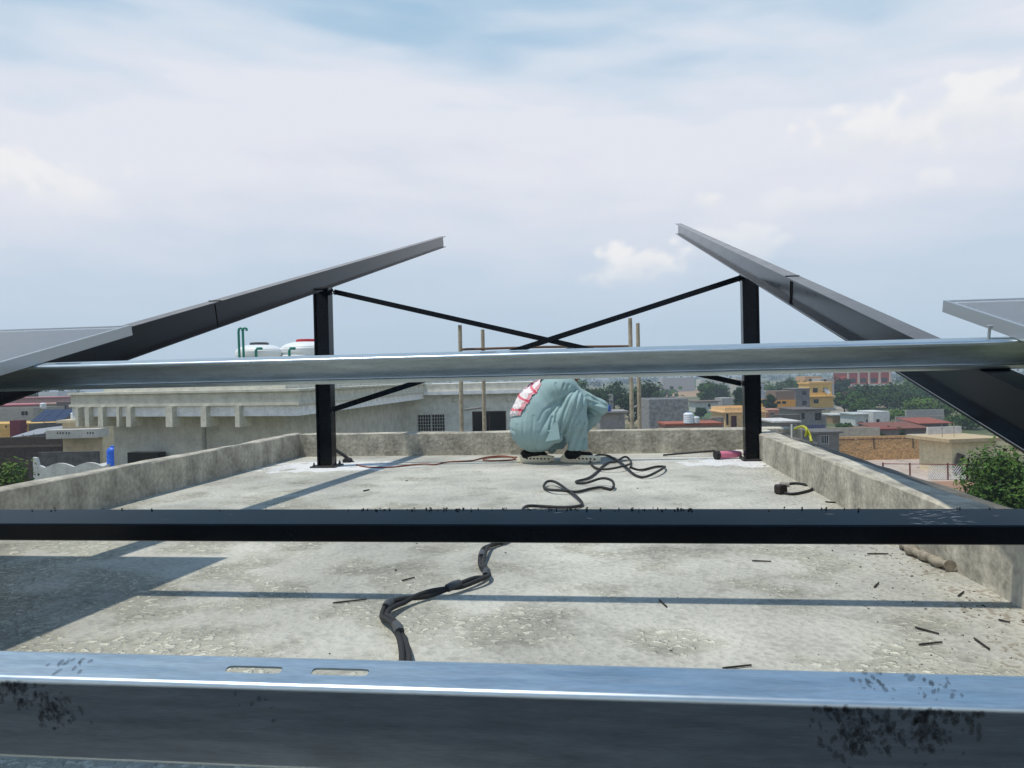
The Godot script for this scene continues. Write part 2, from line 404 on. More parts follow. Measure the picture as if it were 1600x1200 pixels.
# lipped channel, web at z = -fl, open towards +z; outline in (z, y); keep limits the top flange for slots
func channel(m: M, x0: float, x1: float, slots: Array, h := 0.076, fl := 0.052) -> void:
	var lip := 0.011; var t := 0.0022; var r := 0.005
	var mid := [Vector2(0, -lip), Vector2(0, -r)]
	for i in range(1, 4): mid.append(Vector2(-r + r * cos(PI / 2 * i / 4.0), -r + r * sin(PI / 2 * i / 4.0)))
	mid.append(Vector2(-r, 0))
	var back := [Vector2(-fl + r, 0)]
	for i in range(1, 4): back.append(Vector2(-fl + r - r * sin(PI / 2 * i / 4.0), -r + r * cos(PI / 2 * i / 4.0)))
	back.append(Vector2(-fl, -r))
	back.append(Vector2(-fl, -h + r)); back.append(Vector2(-fl + 0.3 * r, -h + 0.3 * r)); back.append(Vector2(-fl + r, -h))
	back.append(Vector2(-r, -h)); back.append(Vector2(-0.3 * r, -h + 0.3 * r)); back.append(Vector2(0, -h + r)); back.append(Vector2(0, -h + lip))
	# slots with rounded ends: short steps that open out to the full width
	var zc := -fl * 0.5; var hw := 0.0055
	var runs := []; var x := x0
	for s in slots:
		runs.append([x, s[0], 0.0])
		var st := [0.0, 0.10, 0.35, 1.0]; var wd := [0.45, 0.75, 0.93]
		for k in 3: runs.append([s[0] + hw * st[k], s[0] + hw * st[k + 1], hw * wd[k]])
		runs.append([s[0] + hw, s[1] - hw, hw])
		for k in [2, 1, 0]: runs.append([s[1] - hw * st[k + 1], s[1] - hw * st[k], hw * wd[k]])
		x = s[1]
	runs.append([x, x1, 0.0])
	for q in runs:
		var a := Vector3(q[0], 0, 0); var b := Vector3(q[1], 0, 0)
		if q[2] == 0.0: strip(m, mid + back, t, a, b)
		else:
			strip(m, mid + [Vector2(zc + q[2], 0)], t, a, b)
			strip(m, [Vector2(zc - q[2], 0)] + back, t, a, b)
# a bent sheet along x: centre line in (z, y), smooth along its bends
func strip(m: M, line: Array, t: float, a: Vector3, b: Vector3) -> void:
	var k := line.size(); var nn := []
	for i in k:
		var d: Vector2 = (line[mini(i + 1, k - 1)] - line[maxi(i - 1, 0)]).normalized()
		nn.append(Vector2(-d.y, d.x) * -1.0)
	for s in [1.0, -1.0]:
		var o: float = t * 0.5 * s
		for i in k - 1:
			var p: Vector2 = line[i] + nn[i] * o; var q: Vector2 = line[i + 1] + nn[i + 1] * o
			var P := Vector3(0, p.y, p.x); var Q := Vector3(0, q.y, q.x)
			var n0: Vector3 = Vector3(0, nn[i].y, nn[i].x) * s; var n1: Vector3 = Vector3(0, nn[i + 1].y, nn[i + 1].x) * s
			var nf := (b + Q - a - P).cross(a + Q - a - P)
			if nf.dot(n0 + n1) > 0: m.qn(a + P, a + Q, b + Q, b + P, n0, n1, n1, n0)
			else: m.qn(a + P, b + P, b + Q, a + Q, n0, n0, n1, n1)
	for i in [0, k - 1]:
		var p0: Vector2 = line[i] + nn[i] * t * 0.5; var p1: Vector2 = line[i] - nn[i] * t * 0.5
		m.quad(a + Vector3(0, p0.y, p0.x), a + Vector3(0, p1.y, p1.x), b + Vector3(0, p1.y, p1.x), b + Vector3(0, p0.y, p0.x))
	for e in [a, b]:
		for i in k - 1:
			var u: Vector2 = nn[i] * t * 0.5; var w: Vector2 = nn[i + 1] * t * 0.5; var l: Vector2 = line[i]; var l2: Vector2 = line[i + 1]
			m.quad(e + Vector3(0, l.y + u.y, l.x + u.x), e + Vector3(0, l.y - u.y, l.x - u.x), e + Vector3(0, l2.y - w.y, l2.x - w.x), e + Vector3(0, l2.y + w.y, l2.x + w.x))

func on_slope(c: float, z: float, x := 0.0) -> Vector3: return Vector3(x, c - tan(TILT) * z, z)

func frame() -> void:
	var tb := Basis(Vector3.RIGHT, TILT)
	# rafters
	for q in [[-2.2, -10.22, "long black steel I-beam rafter sloping up from the left parapet", -4.1], [1.005, -11.1, "long black steel I-beam rafter sloping up from the right parapet", -4.39]]:
		var o := thing("rafter", q[2], "beam", on_slope(0.152 if q[0] < 0 else 0.135, -0.06, q[0]), 0.0, "I-beam rafters")
		o.basis = tb
		var len_: float = (-q[1] - 0.06) / cos(TILT)
		var m := M.new(); m.prism(i_outline(0.078, 0.143, 0.008, 0.006), Vector3(0, 0, 0), Vector3(0, 0, -len_), Vector3.RIGHT, Vector3.UP)
		part(o, "beam", m, MC.black)
		m = M.new(); var zs: float = (q[3] + 0.06) / cos(TILT)
		var pt := 0.012 if q[0] > 0 else 0.0045
		for s in [-1, 1]: m.mm(Vector3(minf(s * 0.0031, s * pt), -0.1349, zs - 0.006), Vector3(maxf(s * 0.0031, s * pt), -0.0081, zs + 0.006))
		if q[0] > 0: part(o, "splice_plate", m, MC.black)
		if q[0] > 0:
			m = M.new(); m.tube([Vector3(-0.0388, -0.1352, -0.5), Vector3(-0.0388, -0.1352, -len_ + 0.01)], 0.0011, 5); part(o, "edge_highlight", m, flat(Color(0.5, 0.52, 0.54), 0.5, 0.5))  # pale line paints in the highlight along the worn lower flange edge
		# weld bead of the splice
		m = M.new()
		for s in [-1, 1]: m.tube([Vector3(s * 0.0035, -0.133, zs + 0.010), Vector3(s * 0.0035, -0.01, zs + 0.010)], 0.0045, 6)
		m.tube([Vector3(-0.038, 0.001, zs), Vector3(0.038, 0.001, zs)], 0.003, 6)
		part(o, "weld_seam", m, flat(Color(0.13, 0.12, 0.115), 0.6))
	# posts
	for q in [[-2.2, -5.757, "black steel post on white cement at the left, electrode holder at its foot"], [1.055, -5.97, "black steel post standing against the right parapet"]]:
		var top := 1.385
		var o := thing("steel_post", q[2], "post", Vector3(q[0], 0, q[1]), 0.0, "steel posts")
		var m := M.new()
		for s in [-1, 1]: m.prism([Vector2(s * 0.054 - 0.006, -0.05), Vector2(s * 0.054 + 0.006, -0.05), Vector2(s * 0.054 + 0.006, 0.05), Vector2(s * 0.054 - 0.006, 0.05)], Vector3(0, 0.012, 0), Vector3(0, top, 0), Vector3.RIGHT, Vector3.BACK)
		part(o, "flange", m, MC.black)
		m = M.new(); m.mm(Vector3(-0.048, 0.012, -0.032), Vector3(0.048, top, 0.032)); part(o, "web", m, MC.black)
		m = M.new(); m.cbox(Vector3(0, 0.006, 0), Vector3(0.2 if q[0] < 0 else 0.17, 0.012, 0.2), 0.003); part(o, "base_plate", m, flat(Color(0.25, 0.24, 0.24), 0.6, 0.5))
		for s in 4:
			m = M.new(); m.lathe([Vector2(0.011, 0), Vector2(0.011, 0.012), Vector2(0.006, 0.013), Vector2(0.006, 0.028), Vector2(0, 0.028)], Vector3(0.074 * (1 if s & 1 else -1), 0.012, 0.078 * (1 if s & 2 else -1)), 6)
			part(o, "anchor_bolt", m, flat(Color(0.3, 0.29, 0.28), 0.5, 0.7))
		m = M.new(); m.box(Vector3(0, top + 0.004, 0), Vector3(0.13, 0.008, 0.11), tb); part(o, "cap_plate", m, MC.black)
	# crossed angle-iron braces between the posts
	for q in [[Vector3(-2.13, 1.365, -5.80), Vector3(0.99, 0.575, -6.0), "black angle-iron brace falling from the left post to the right one"], [Vector3(0.99, 1.37, -5.95), Vector3(-2.13, 0.445, -5.74), "black angle-iron brace falling from the right post to the left one"]]:
		var d: Vector3 = (q[1] - q[0]).normalized(); var up := (Vector3.UP - d * d.y).normalized(); var sd := d.cross(up)
		var o := thing("brace", q[2], "brace", q[0], 0.0, "crossed braces")
		var m := M.new(); m.prism([Vector2(-0.02, -0.02), Vector2(0.02, -0.02), Vector2(0.02, -0.015), Vector2(-0.015, -0.015), Vector2(-0.015, 0.02), Vector2(-0.02, 0.02)], Vector3.ZERO, q[1] - q[0], sd, up)
		part(o, "angle_bar", m, MC.black)
		for e in [Vector3.ZERO, q[1] - q[0]]:
			m = M.new(); m.tube([e + up * 0.022 - d * 0.02, e - up * 0.022 + d * 0.02], 0.006, 6); part(o, "weld_bead", m, flat(Color(0.28, 0.25, 0.23), 0.5, 0.4))
	# black tie bar
	var tie := thing("tie_bar", "black painted steel tube lying across the rafters over the roof", "tube", on_slope(0.172, -1.13), 0.0)
	tie.basis = tb
	var m := M.new(); m.col = Color(1, 1, 1)
	m.cbox(Vector3(-0.55, -0.015, -0.03), Vector3(0.06, 0.03, 3.9), 0.002, Basis(Vector3.BACK, Vector3.UP, Vector3.LEFT))
	part(tie, "tube", m, MC.black)
	m = M.new(); rng.seed = 77                                     # crumbs of slag and mortar along its far edge
	for i in 120:
		var x := rng.randf_range(-1.6, 1.0) if rng.randf() < 0.3 else rng.randf_range(-0.42, 0.12)
		m.box(Vector3(x, rng.randf() * 0.002, rng.randf_range(-0.06, -0.052)), Vector3(rng.randf_range(0.001, 0.004), rng.randf_range(0.0008, 0.0018), 0.002), Basis(Vector3(1, 1, 0.3).normalized(), rng.randf() * 6))
	var cr := part(tie, "crumbs", m, flat(Color(0.12, 0.12, 0.12), 0.9)); cr.set_meta("kind", "stuff")
	m = M.new(); rng.seed = 44
	for i in 60:
		var x := WZ(rng.randf_range(1425, 1525), 812, -1.13).x if i < 50 else rng.randf_range(-1.5, 1.0); var zc := rng.randf_range(-0.055, -0.004); var l := rng.randf_range(0.002, 0.012); var w := rng.randf_range(0.0003, 0.0011)
		var tl := rng.randfn() * 0.25; var d := Vector3(cos(tl), 0, sin(tl)) * l; var e := Vector3(-sin(tl), 0, cos(tl)) * w; var c := Vector3(x, 0.0006, zc)
		m.quad(c - d, c - e, c + d, c + e)
	cr = part(tie, "scuffs", m, smear(Color(0.62, 0.64, 0.66, 0.3))); cr.set_meta("kind", "stuff")
	# galvanised purlins
	for q in [[-2.145, "galvanised steel channel purlin level with the worker's head", [[87, 562, 127, 562], [750, 551, 776, 550], [797, 549, 827, 548], [1545, 532, 1583, 531]]], [-0.68, "galvanised steel channel purlin with two long slots, lying low above the roof", [[357, 1047, 443, 1047], [490, 1051, 578, 1051]]]]:
		var o := thing("purlin", q[1], "purlin", on_slope(0.215, q[0]), 0.0, "galvanised purlins"); o.basis = tb
		var slots := []
		for s in q[2]: slots.append([WZ(s[0], s[1], q[0] - 0.027).x, WZ(s[2], s[3], q[0] - 0.027).x])
		m = M.new()
		if q[0] > -1.0:                                             # this one turns its closed web to the camera
			var rev := []
			for s in slots: rev.push_front([-s[1], -s[0]])
			channel(m, -2.3, 2.95, rev, 0.091, 0.047)
		else: channel(m, -2.95, 2.3, slots)
		var ch := part(o, "channel", m, MC.zinc)
		if q[0] > -1.0: ch.rotation.y = PI; ch.position.z = -0.047
		# tar smudges left by black gloves: print on the zinc
		m = M.new(); rng.seed = 31
		if q[0] > -1.0:
			for sp in [[25, 1075, 40], [75, 1110, 50], [90, 1040, 8], [390, 1078, 4], [1310, 1070, 30], [1345, 1105, 45], [1385, 1095, 25], [1440, 1075, 40], [1455, 1105, 20], [1500, 1072, 20], [1385, 1062, 12], [1470, 1064, 14]]:
				var at: float = WZ(sp[0], sp[1], -0.68).x; var on_top: bool = sp[1] < 1066
				var yc: float = -0.008 - (sp[1] - 1070) * 0.00065; var lean := rng.randf_range(-0.7, 0.7)
				for i in sp[2] * 2:
					var dx := rng.randfn() * 0.011; var dy := rng.randfn() * 0.010
					var w := rng.randf_range(0.0005, 0.0026); var hh := w * rng.randf_range(0.5, 3.0)
					var bb := Basis(Vector3.BACK, lean + rng.randfn() * 0.25); var pc := Vector3(at + dx, clampf(yc + dy, -0.085, -0.0055), 0.0016)
					if on_top: bb = Basis(Vector3.RIGHT, -PI / 2) * bb; pc = Vector3(at + dx, 0.0016, clampf(-0.025 + dy, -0.045, -0.007))
					var n := 9; var pts := []
					for k in n: pts.append(pc + bb * Vector3(cos(TAU * k / n) * w * rng.randf_range(0.7, 1.2), sin(TAU * k / n) * hh * rng.randf_range(0.7, 1.2), 0))
					for k in range(1, n - 1): m.tri(pts[0], pts[k + 1], pts[k])
			var sg := part(o, "tar_smudges", m, smear(Color(0.05, 0.07, 0.08, 0.28))); sg.set_meta("kind", "stuff")
		else:
			m = M.new(); m.lathe([Vector2(0.004, 0), Vector2(0.004, 0.03), Vector2(0.008, 0.03), Vector2(0.008, 0.036), Vector2(0, 0.036)], Vector3(WZ(1552, 528, q[0]).x, 0.001, -0.026), 8); part(o, "bolt", m, MC.aluminium)
	# solar panels: two on either side of the gap
	var pw := 1.13; var pl := 2.28; var th := 0.038
	for q in [[-1.745 - pw, "framed solar panel at the left, its edge beside the open gap", -2.645], [-1.745 - 2 * pw - 0.02, "framed solar panel outermost on the left", -2.645], [1.052, "framed solar panel at the right, its edge beside the open gap", -2.60], [1.052 + pw + 0.02, "framed solar panel outermost on the right", -2.60]]:
		var o := thing("solar_panel", q[1], "solar panel", on_slope(0.2165, q[2], q[0]), 0.0, "solar panels"); o.basis = tb
		var b := 0.012
		for e in [[Vector3(0, 0, 0), Vector3(pw, th, b)], [Vector3(0, 0, pl - b), Vector3(pw, th, pl)], [Vector3(0, 0, b), Vector3(b, th, pl - b)], [Vector3(pw - b, 0, b), Vector3(pw, th, pl - b)]]:
			m = M.new(); m.mm(e[0] + Vector3(0, 0.001, 0), e[1]); part(o, "frame_bar", m, MC.aluminium)
		m = M.new(); m.mm(Vector3(b, th - 0.010, b), Vector3(pw - b, th - 0.006, pl - b)); part(o, "back_sheet", m, flat(Color(0.75, 0.77, 0.8), 0.6))
		var nc := 6; var cw := (pw - 2 * b - 0.03) / nc
		for i in nc:
			for j in 2:
				m = M.new(); var zz := b + 0.02 + j * (pl / 2.0 - 0.012)
				m.mm(Vector3(b + 0.015 + i * cw + 0.002, th - 0.0058, zz), Vector3(b + 0.015 + (i + 1) * cw - 0.002, th - 0.0045, zz + pl / 2.0 - 0.04))
				part(o, "cell_string", m, MC.cell if MC.has("cell") else cell_mat())
		m = M.new(); m.mm(Vector3(b, th - 0.0042, b), Vector3(pw - b, th - 0.001, pl - b))
		part(o, "glass", m, pane_mat())
func added_panels() -> void:
	# two unseen panels added under the near purlin so its web mirrors something dark
	for i in 2:
		var o := thing("added_solar_panel", ["added unseen solar panel for the near purlin to mirror, lower of two", "added unseen solar panel for the near purlin to mirror, on top of another"][i], "solar panel", Vector3(-1.2 + 0.02 * i, 0.002 + i * 0.04, -0.64 + 0.01 * i), 0.0, "added mirrored panels")
		var m := M.new(); m.mm(Vector3(0, 0, 0), Vector3(2.28, 0.036, 1.13)); part(o, "frame", m, MC.aluminium)
		m = M.new(); m.mm(Vector3(0.012, 0.0362, 0.012), Vector3(2.268, 0.039, 1.118)); part(o, "cells", m, MC.cell)
func smear(c: Color) -> StandardMaterial3D:
	var m := std(c, 0.9); m.transparency = BaseMaterial3D.TRANSPARENCY_ALPHA; return m
func cell_mat():
	var m := std(Color(0.105, 0.13, 0.165), 0.5); m.metallic_specular = 0.2; MC.cell = m; return m
func pane_mat():
	if MC.has("pane"): return MC.pane
	var m := std(Color(0.8, 0.85, 0.9, 0.08), 0.2); m.metallic_specular = 0.28; m.transparency = BaseMaterial3D.TRANSPARENCY_ALPHA; MC.pane = m; return m

# ---------------------------------------------------------------- houses
# front wall at z = 0 facing +z, x from -w/2, with rectangular openings cut through it
func holed_wall(m: M, w: float, h: float, t: float, holes: Array) -> void:
	var xs := [-w / 2, w / 2]; var ys := [0.0, h]
	for q in holes: xs.append(q[0]); xs.append(q[2]); ys.append(q[1]); ys.append(q[3])
	xs.sort(); ys.sort()
	for j in ys.size() - 1:
		if ys[j + 1] - ys[j] < 0.001: continue
		var run := -INF
		for i in xs.size() - 1:
			var cx: float = (xs[i] + xs[i + 1]) / 2; var cy: float = (ys[j] + ys[j + 1]) / 2
			var hit := false
			for q in holes:
				if cx > q[0] and cx < q[2] and cy > q[1] and cy < q[3]: hit = true
			if not hit and run == -INF: run = xs[i]
			if run > -INF and (hit or i == xs.size() - 2):
				var e: float = xs[i] if hit else xs[i + 1]
				if e - run > 0.001: m.mm(Vector3(run, ys[j], -t), Vector3(e, ys[j + 1], 0))
				run = -INF
# window or door set in an opening
func fill_hole(parent, q: Array, kind: String, c: Color, bars := 1) -> void:
	var m := M.new(); var f := 0.05
	var w: float = q[2] - q[0]; var h: float = q[3] - q[1]
	for e in [[q[0], q[1], q[0] + f, q[3]], [q[2] - f, q[1], q[2], q[3]], [q[0] + f, q[3] - f, q[2] - f, q[3]], [q[0] + f, q[1], q[2] - f, q[1] + f]]:
		m.mm(Vector3(e[0], e[1], -0.14), Vector3(e[2], e[3], 0.012 if kind == "window" else -0.07))
	for i in bars:
		var x: float = q[0] + w * (i + 1.0) / (bars + 1.0)
		m.mm(Vector3(x - 0.025, q[1] + f, -0.135), Vector3(x + 0.025, q[3] - f, -0.075))
	var o := part(parent, kind, m, plaster(c, 0.5))
	m = M.new(); m.mm(Vector3(q[0] + f, q[1] + f, -0.12), Vector3(q[2] - f, q[3] - f, -0.10))
	part(o, "pane" if kind == "window" else "leaf", m, flat(Color(0.06, 0.07, 0.085), 0.15) if kind == "window" else plaster(c, 0.5))

func house(called: String, label: String, u0, u1, vt, t, depth, c: Color, o := {}) -> Node3D:
	var uc: float = (u0 + u1) / 2.0
	var base: float = o.get("base", GROUND)
	var p := WT(uc, vt, t); var h := p.y - base
	var n := thing(called, label, o.get("cat", "house"), Vector3(p.x, base, p.z), CB.get_euler().y + deg_to_rad(o.get("yaw", 0.0)), o.get("group", ""))
	var w: float = (u1 - u0) / F * t
	var holes := []; var wall := M.new()
	for q in o.get("open", []): holes.append([(q[0] - uc) / F * t, maxf(WT(q[0], q[3], t).y - base, 0.02), (q[2] - uc) / F * t, WT(q[0], q[1], t).y - base])
	var mat := plaster(c, o.get("scale", 0.25), o.get("rough", 0))
	holed_wall(wall, w, h, 0.2, holes); wall.mm(Vector3(-w / 2, 0, -depth), Vector3(w / 2, h - 0.004, -0.204))
	part(n, "wall", wall, mat)
	for i in holes.size():
		var q: Array = o.open[i]
		fill_hole(n, holes[i], q[4], q[5], q[6] if q.size() > 6 else (1 if q[4] == "window" else 0))
	var ov: float = o.get("over", 0.0); var rc: Color = o.get("roof", c)
	if o.has("roof") or ov > 0:
		var r := M.new(); r.mm(Vector3(-w / 2 - ov, h, -depth - ov), Vector3(w / 2 + ov, h + 0.18, ov)); part(n, "roof", r, plaster(rc, 0.3))
	var ph: float = o.get("parapet", 0.0)
	if ph > 0:
		var r := M.new(); var b := h + (0.18 if o.has("roof") or ov > 0 else -0.003); var k := 0.16
		r.mm(Vector3(-w / 2, b, -k), Vector3(w / 2, b + ph, -0.003)); r.mm(Vector3(-w / 2, b, -depth), Vector3(w / 2, b + ph, -depth + k))
		r.mm(Vector3(-w / 2 + 0.003, b, -depth + k), Vector3(-w / 2 + k, b + ph - 0.004, -k)); r.mm(Vector3(w / 2 - k, b, -depth + k), Vector3(w / 2 - 0.003, b + ph - 0.004, -k))
		part(n, "parapet", r, plaster(o.get("pcol", c), 0.3))
	return n

func water_tank(label: String, p: Vector3, r: float, h: float, c: Color, lid: Color, group := "") -> void:
	var o := thing("water_tank", label, "water tank", p, 0.0, group)
	var m := M.new(); var prof := [Vector2(0, 0), Vector2(r * 0.96, 0)]
	var ribs := 5
	for i in ribs:
		var y0 := h * 0.82 * i / ribs; var d := h * 0.82 / ribs
		prof.append(Vector2(r * 0.97, y0 + d * 0.08)); prof.append(Vector2(r, y0 + d * 0.25)); prof.append(Vector2(r, y0 + d * 0.75)); prof.append(Vector2(r * 0.97, y0 + d * 0.92))
	for i in 6: prof.append(Vector2(lerpf(r * 0.97, r * 0.35, pow(i / 5.0, 1.3)), h * (0.82 + 0.13 * sin(PI / 2 * i / 5.0))))
	m.lathe(prof, Vector3.ZERO, 24); part(o, "tank_body", m, flat(c, 0.45))
	m = M.new(); m.lathe([Vector2(r * 0.4, h * 0.945), Vector2(r * 0.4, h), Vector2(r * 0.36, h * 1.012), Vector2(0, h * 1.02)], Vector3.ZERO, 20); part(o, "lid", m, flat(lid, 0.5))

func pxz(u, t) -> Vector2:
	var p := WT(u, 600, t); return Vector2(p.x, p.z)
func slab(m: M, poly: PackedVector2Array, y0: float, y1: float) -> void:
	var q := []
	for p in poly: q.append(p)
	if Geometry2D.is_polygon_clockwise(poly): q.reverse()
	m.prism(q, Vector3(0, y0, 0), Vector3(0, y1, 0), Vector3.RIGHT, Vector3.BACK)
func grown(poly: PackedVector2Array, d: float) -> PackedVector2Array:
	return Geometry2D.offset_polygon(poly, d, Geometry2D.JOIN_MITER)[0]

func neighbour() -> void:
	var A := pxz(110, 28.8); var B := pxz(232, 27.2); var C := pxz(465, 25.0); var D := pxz(672, 45.5)
	var poly := PackedVector2Array([A, B, C, D, D + Vector2(-8, -7), A + Vector2(-1.0, -12)])
	if Geometry2D.is_polygon_clockwise(poly): poly.reverse()
	var n := thing("neighbour_house", "large grey house next door, deep flat eaves with concrete bracket ends", "house")
	var grey := plaster(Color(0.82, 0.81, 0.755), 0.35); var white := plaster(Color(0.95, 0.95, 0.95), 0.35); var wallm := plaster(Color(0.77, 0.775, 0.75), 0.2)
	var m := M.new(); slab(m, poly, -0.06, 0.38); part(n, "fascia", m, grey)
	m = M.new(); slab(m, grown(poly, 0.10), 0.382, 0.46); part(n, "cornice", m, grey)
	m = M.new(); slab(m, grown(poly, -0.9), 0.462, 0.66); part(n, "upper_parapet", m, grey)
	m = M.new(); slab(m, grown(poly, 0.06), -0.072, 0.03); part(n, "moulding", m, grey)
	m = M.new(); slab(m, grown(poly, -0.03), -0.43, -0.074); part(n, "eaves_band", m, white)
	m = M.new(); slab(m, grown(poly, -1.15), GROUND - 0.05, -0.432); part(n, "wall", m, wallm)
	for b in [[124, 131, 28.6], [138, 148, 28.45], [158, 170, 28.2], [188, 194, 27.9], [202, 213, 27.6], [263, 280, 26.9], [318, 332, 26.4], [372, 383, 25.9]]:
		var p := pxz((b[0] + b[1]) / 2.0, b[2]); var w: float = (b[1] - b[0]) / F * b[2] * 0.78
		m = M.new(); m.box(Vector3(0, -0.435, -0.05), Vector3(w, 0.70, 0.62)); var o := part(n, "bracket", m, grey)
		o.position = Vector3(p.x, 0, p.y); o.rotation.y = atan2((C - B).y, (C - B).x) * -1.0 + (0.09 if b[0] < 230 else 0.0)
	# rainwater pipe and a low window on the recessed wall
	var wp := pxz(317, 27.35)
	m = M.new(); m.tube([Vector3(wp.x, -0.432, wp.y), Vector3(wp.x, -8.9, wp.y)], 0.075, 10); part(n, "downpipe", m, plaster(Color(0.62, 0.63, 0.6)))
	var a2 := pxz(197, 28.2); var b2 := pxz(244, 27.85)
	var turn := -atan2((b2 - a2).y, (b2 - a2).x)
	m = M.new(); m.mm(Vector3(0, -0.75, -0.4), Vector3((b2 - a2).length(), 0, 0.03))
	var win := part(n, "window", m, flat(Color(0.05, 0.055, 0.06), 0.3)); win.position = Vector3(a2.x, WT(197, 707, 28.2).y, a2.y); win.rotation.y = turn
	# rear wing facing the camera
	var wing := house("neighbour_wing", "pale grey rear wing with a grilled white window and a dark brown window", 600, 848, 616, 44.0, 10.0, Color(0.85, 0.855, 0.83), {"yaw": 0.0, "open": [[650, 647, 695, 690, "window", Color(0.85, 0.85, 0.83), 1], [737, 643, 790, 690, "window", Color(0.36, 0.27, 0.2), 1]]})
	var hh: float = WT(724, 616, 44.0).y - GROUND; var ww := 248 / F * 44.0
	m = M.new(); m.mm(Vector3(-ww / 2 + 1.25, hh + 0.002, -9.0), Vector3(ww / 2 + 0.5, hh + 0.2, 0.5)); part(wing, "eaves", m, white)
	m = M.new(); m.mm(Vector3(-ww / 2 + 1.3, hh + 0.202, -8.0), Vector3(ww / 2 + 0.3, hh + 0.62, 0.3)); part(wing, "fascia", m, grey)
	for q in [[652, 672], [674, 694]]:                               # iron grille
		m = M.new(); var g0: float = (q[0] - 724) / F * 44.0; var g1: float = (q[1] - 724) / F * 44.0; var y0: float = WT(672, 689, 44.0).y - GROUND; var y1: float = WT(672, 648, 44.0).y - GROUND
		for i in 6: m.tube([Vector3(lerpf(g0, g1, i / 5.0), y0, -0.05), Vector3(lerpf(g0, g1, i / 5.0), y1, -0.05)], 0.012, 5)
		for i in 9: m.tube([Vector3(g0, lerpf(y0, y1, i / 8.0), -0.05), Vector3(g1, lerpf(y0, y1, i / 8.0), -0.05)], 0.012, 5)
		part(wing, "grille", m, flat(Color(0.8, 0.8, 0.78), 0.5))
	for u in [711, 795]:
		m = M.new(); m.lathe([Vector2(0, 0), Vector2(0.09, 0.02), Vector2(0.11, 0.09), Vector2(0.05, 0.16), Vector2(0, 0.17)], Vector3((u - 724) / F * 44.0, WT(u, 627, 44.0).y - GROUND, 0.1), 12); part(wing, "wall_lamp", m, flat(Color(0.85, 0.84, 0.8), 0.4))
	# roof tanks and pipes
	for q in [[405, 536, 30.0, 0.90, Color(0.28, 0.28, 0.29), "white water tank with a dark lid on the neighbour's roof"], [479, 531, 30.5, 1.02, Color(0.72, 0.16, 0.2), "white water tank with a red lid on the neighbour's roof"]]:
		var p := WT(q[0], q[1], q[2]); water_tank(q[5], Vector3(p.x, 0.662, p.z), q[3], p.y - 0.662, Color(0.86, 0.87, 0.87), q[4], "white roof tanks")
	var green := flat(Color(0.04, 0.46, 0.40), 0.5)
	var gp := thing("green_pipes", "tall green plastic vent pipes beside the white roof tanks", "pipe", Vector3(WT(378, 540, 28.8).x, 0.662, WT(378, 540, 28.8).z))
	for s in [-0.1, 0.07]:
		m = M.new(); var top: float = WT(378, 514, 28.8).y - 0.662
		m.tube([Vector3(s, 0, 0), Vector3(s - 0.02, top - 0.1, 0), Vector3(s, top, 0), Vector3(s + 0.07, top + 0.03, 0), Vector3(s + 0.13, top, 0), Vector3(s + 0.13, top - 0.08, 0)], 0.045, 8); part(gp, "pipe", m, green)
	for u in [400, 452]:
		m = M.new(); var p := WT(u, 546, 28.9)
		m.tube([Vector3(p.x, 0.662, p.z), Vector3(p.x, p.y - 0.05, p.z), Vector3(p.x + 0.04, p.y + 0.03, p.z), Vector3(p.x + 0.14, p.y + 0.04, p.z - 0.2)], 0.05, 8)
		solo("tank_pipe", "short bent green pipe feeding the %s-lidded roof tank" % ("dark" if u == 400 else "red"), "pipe", m, green)

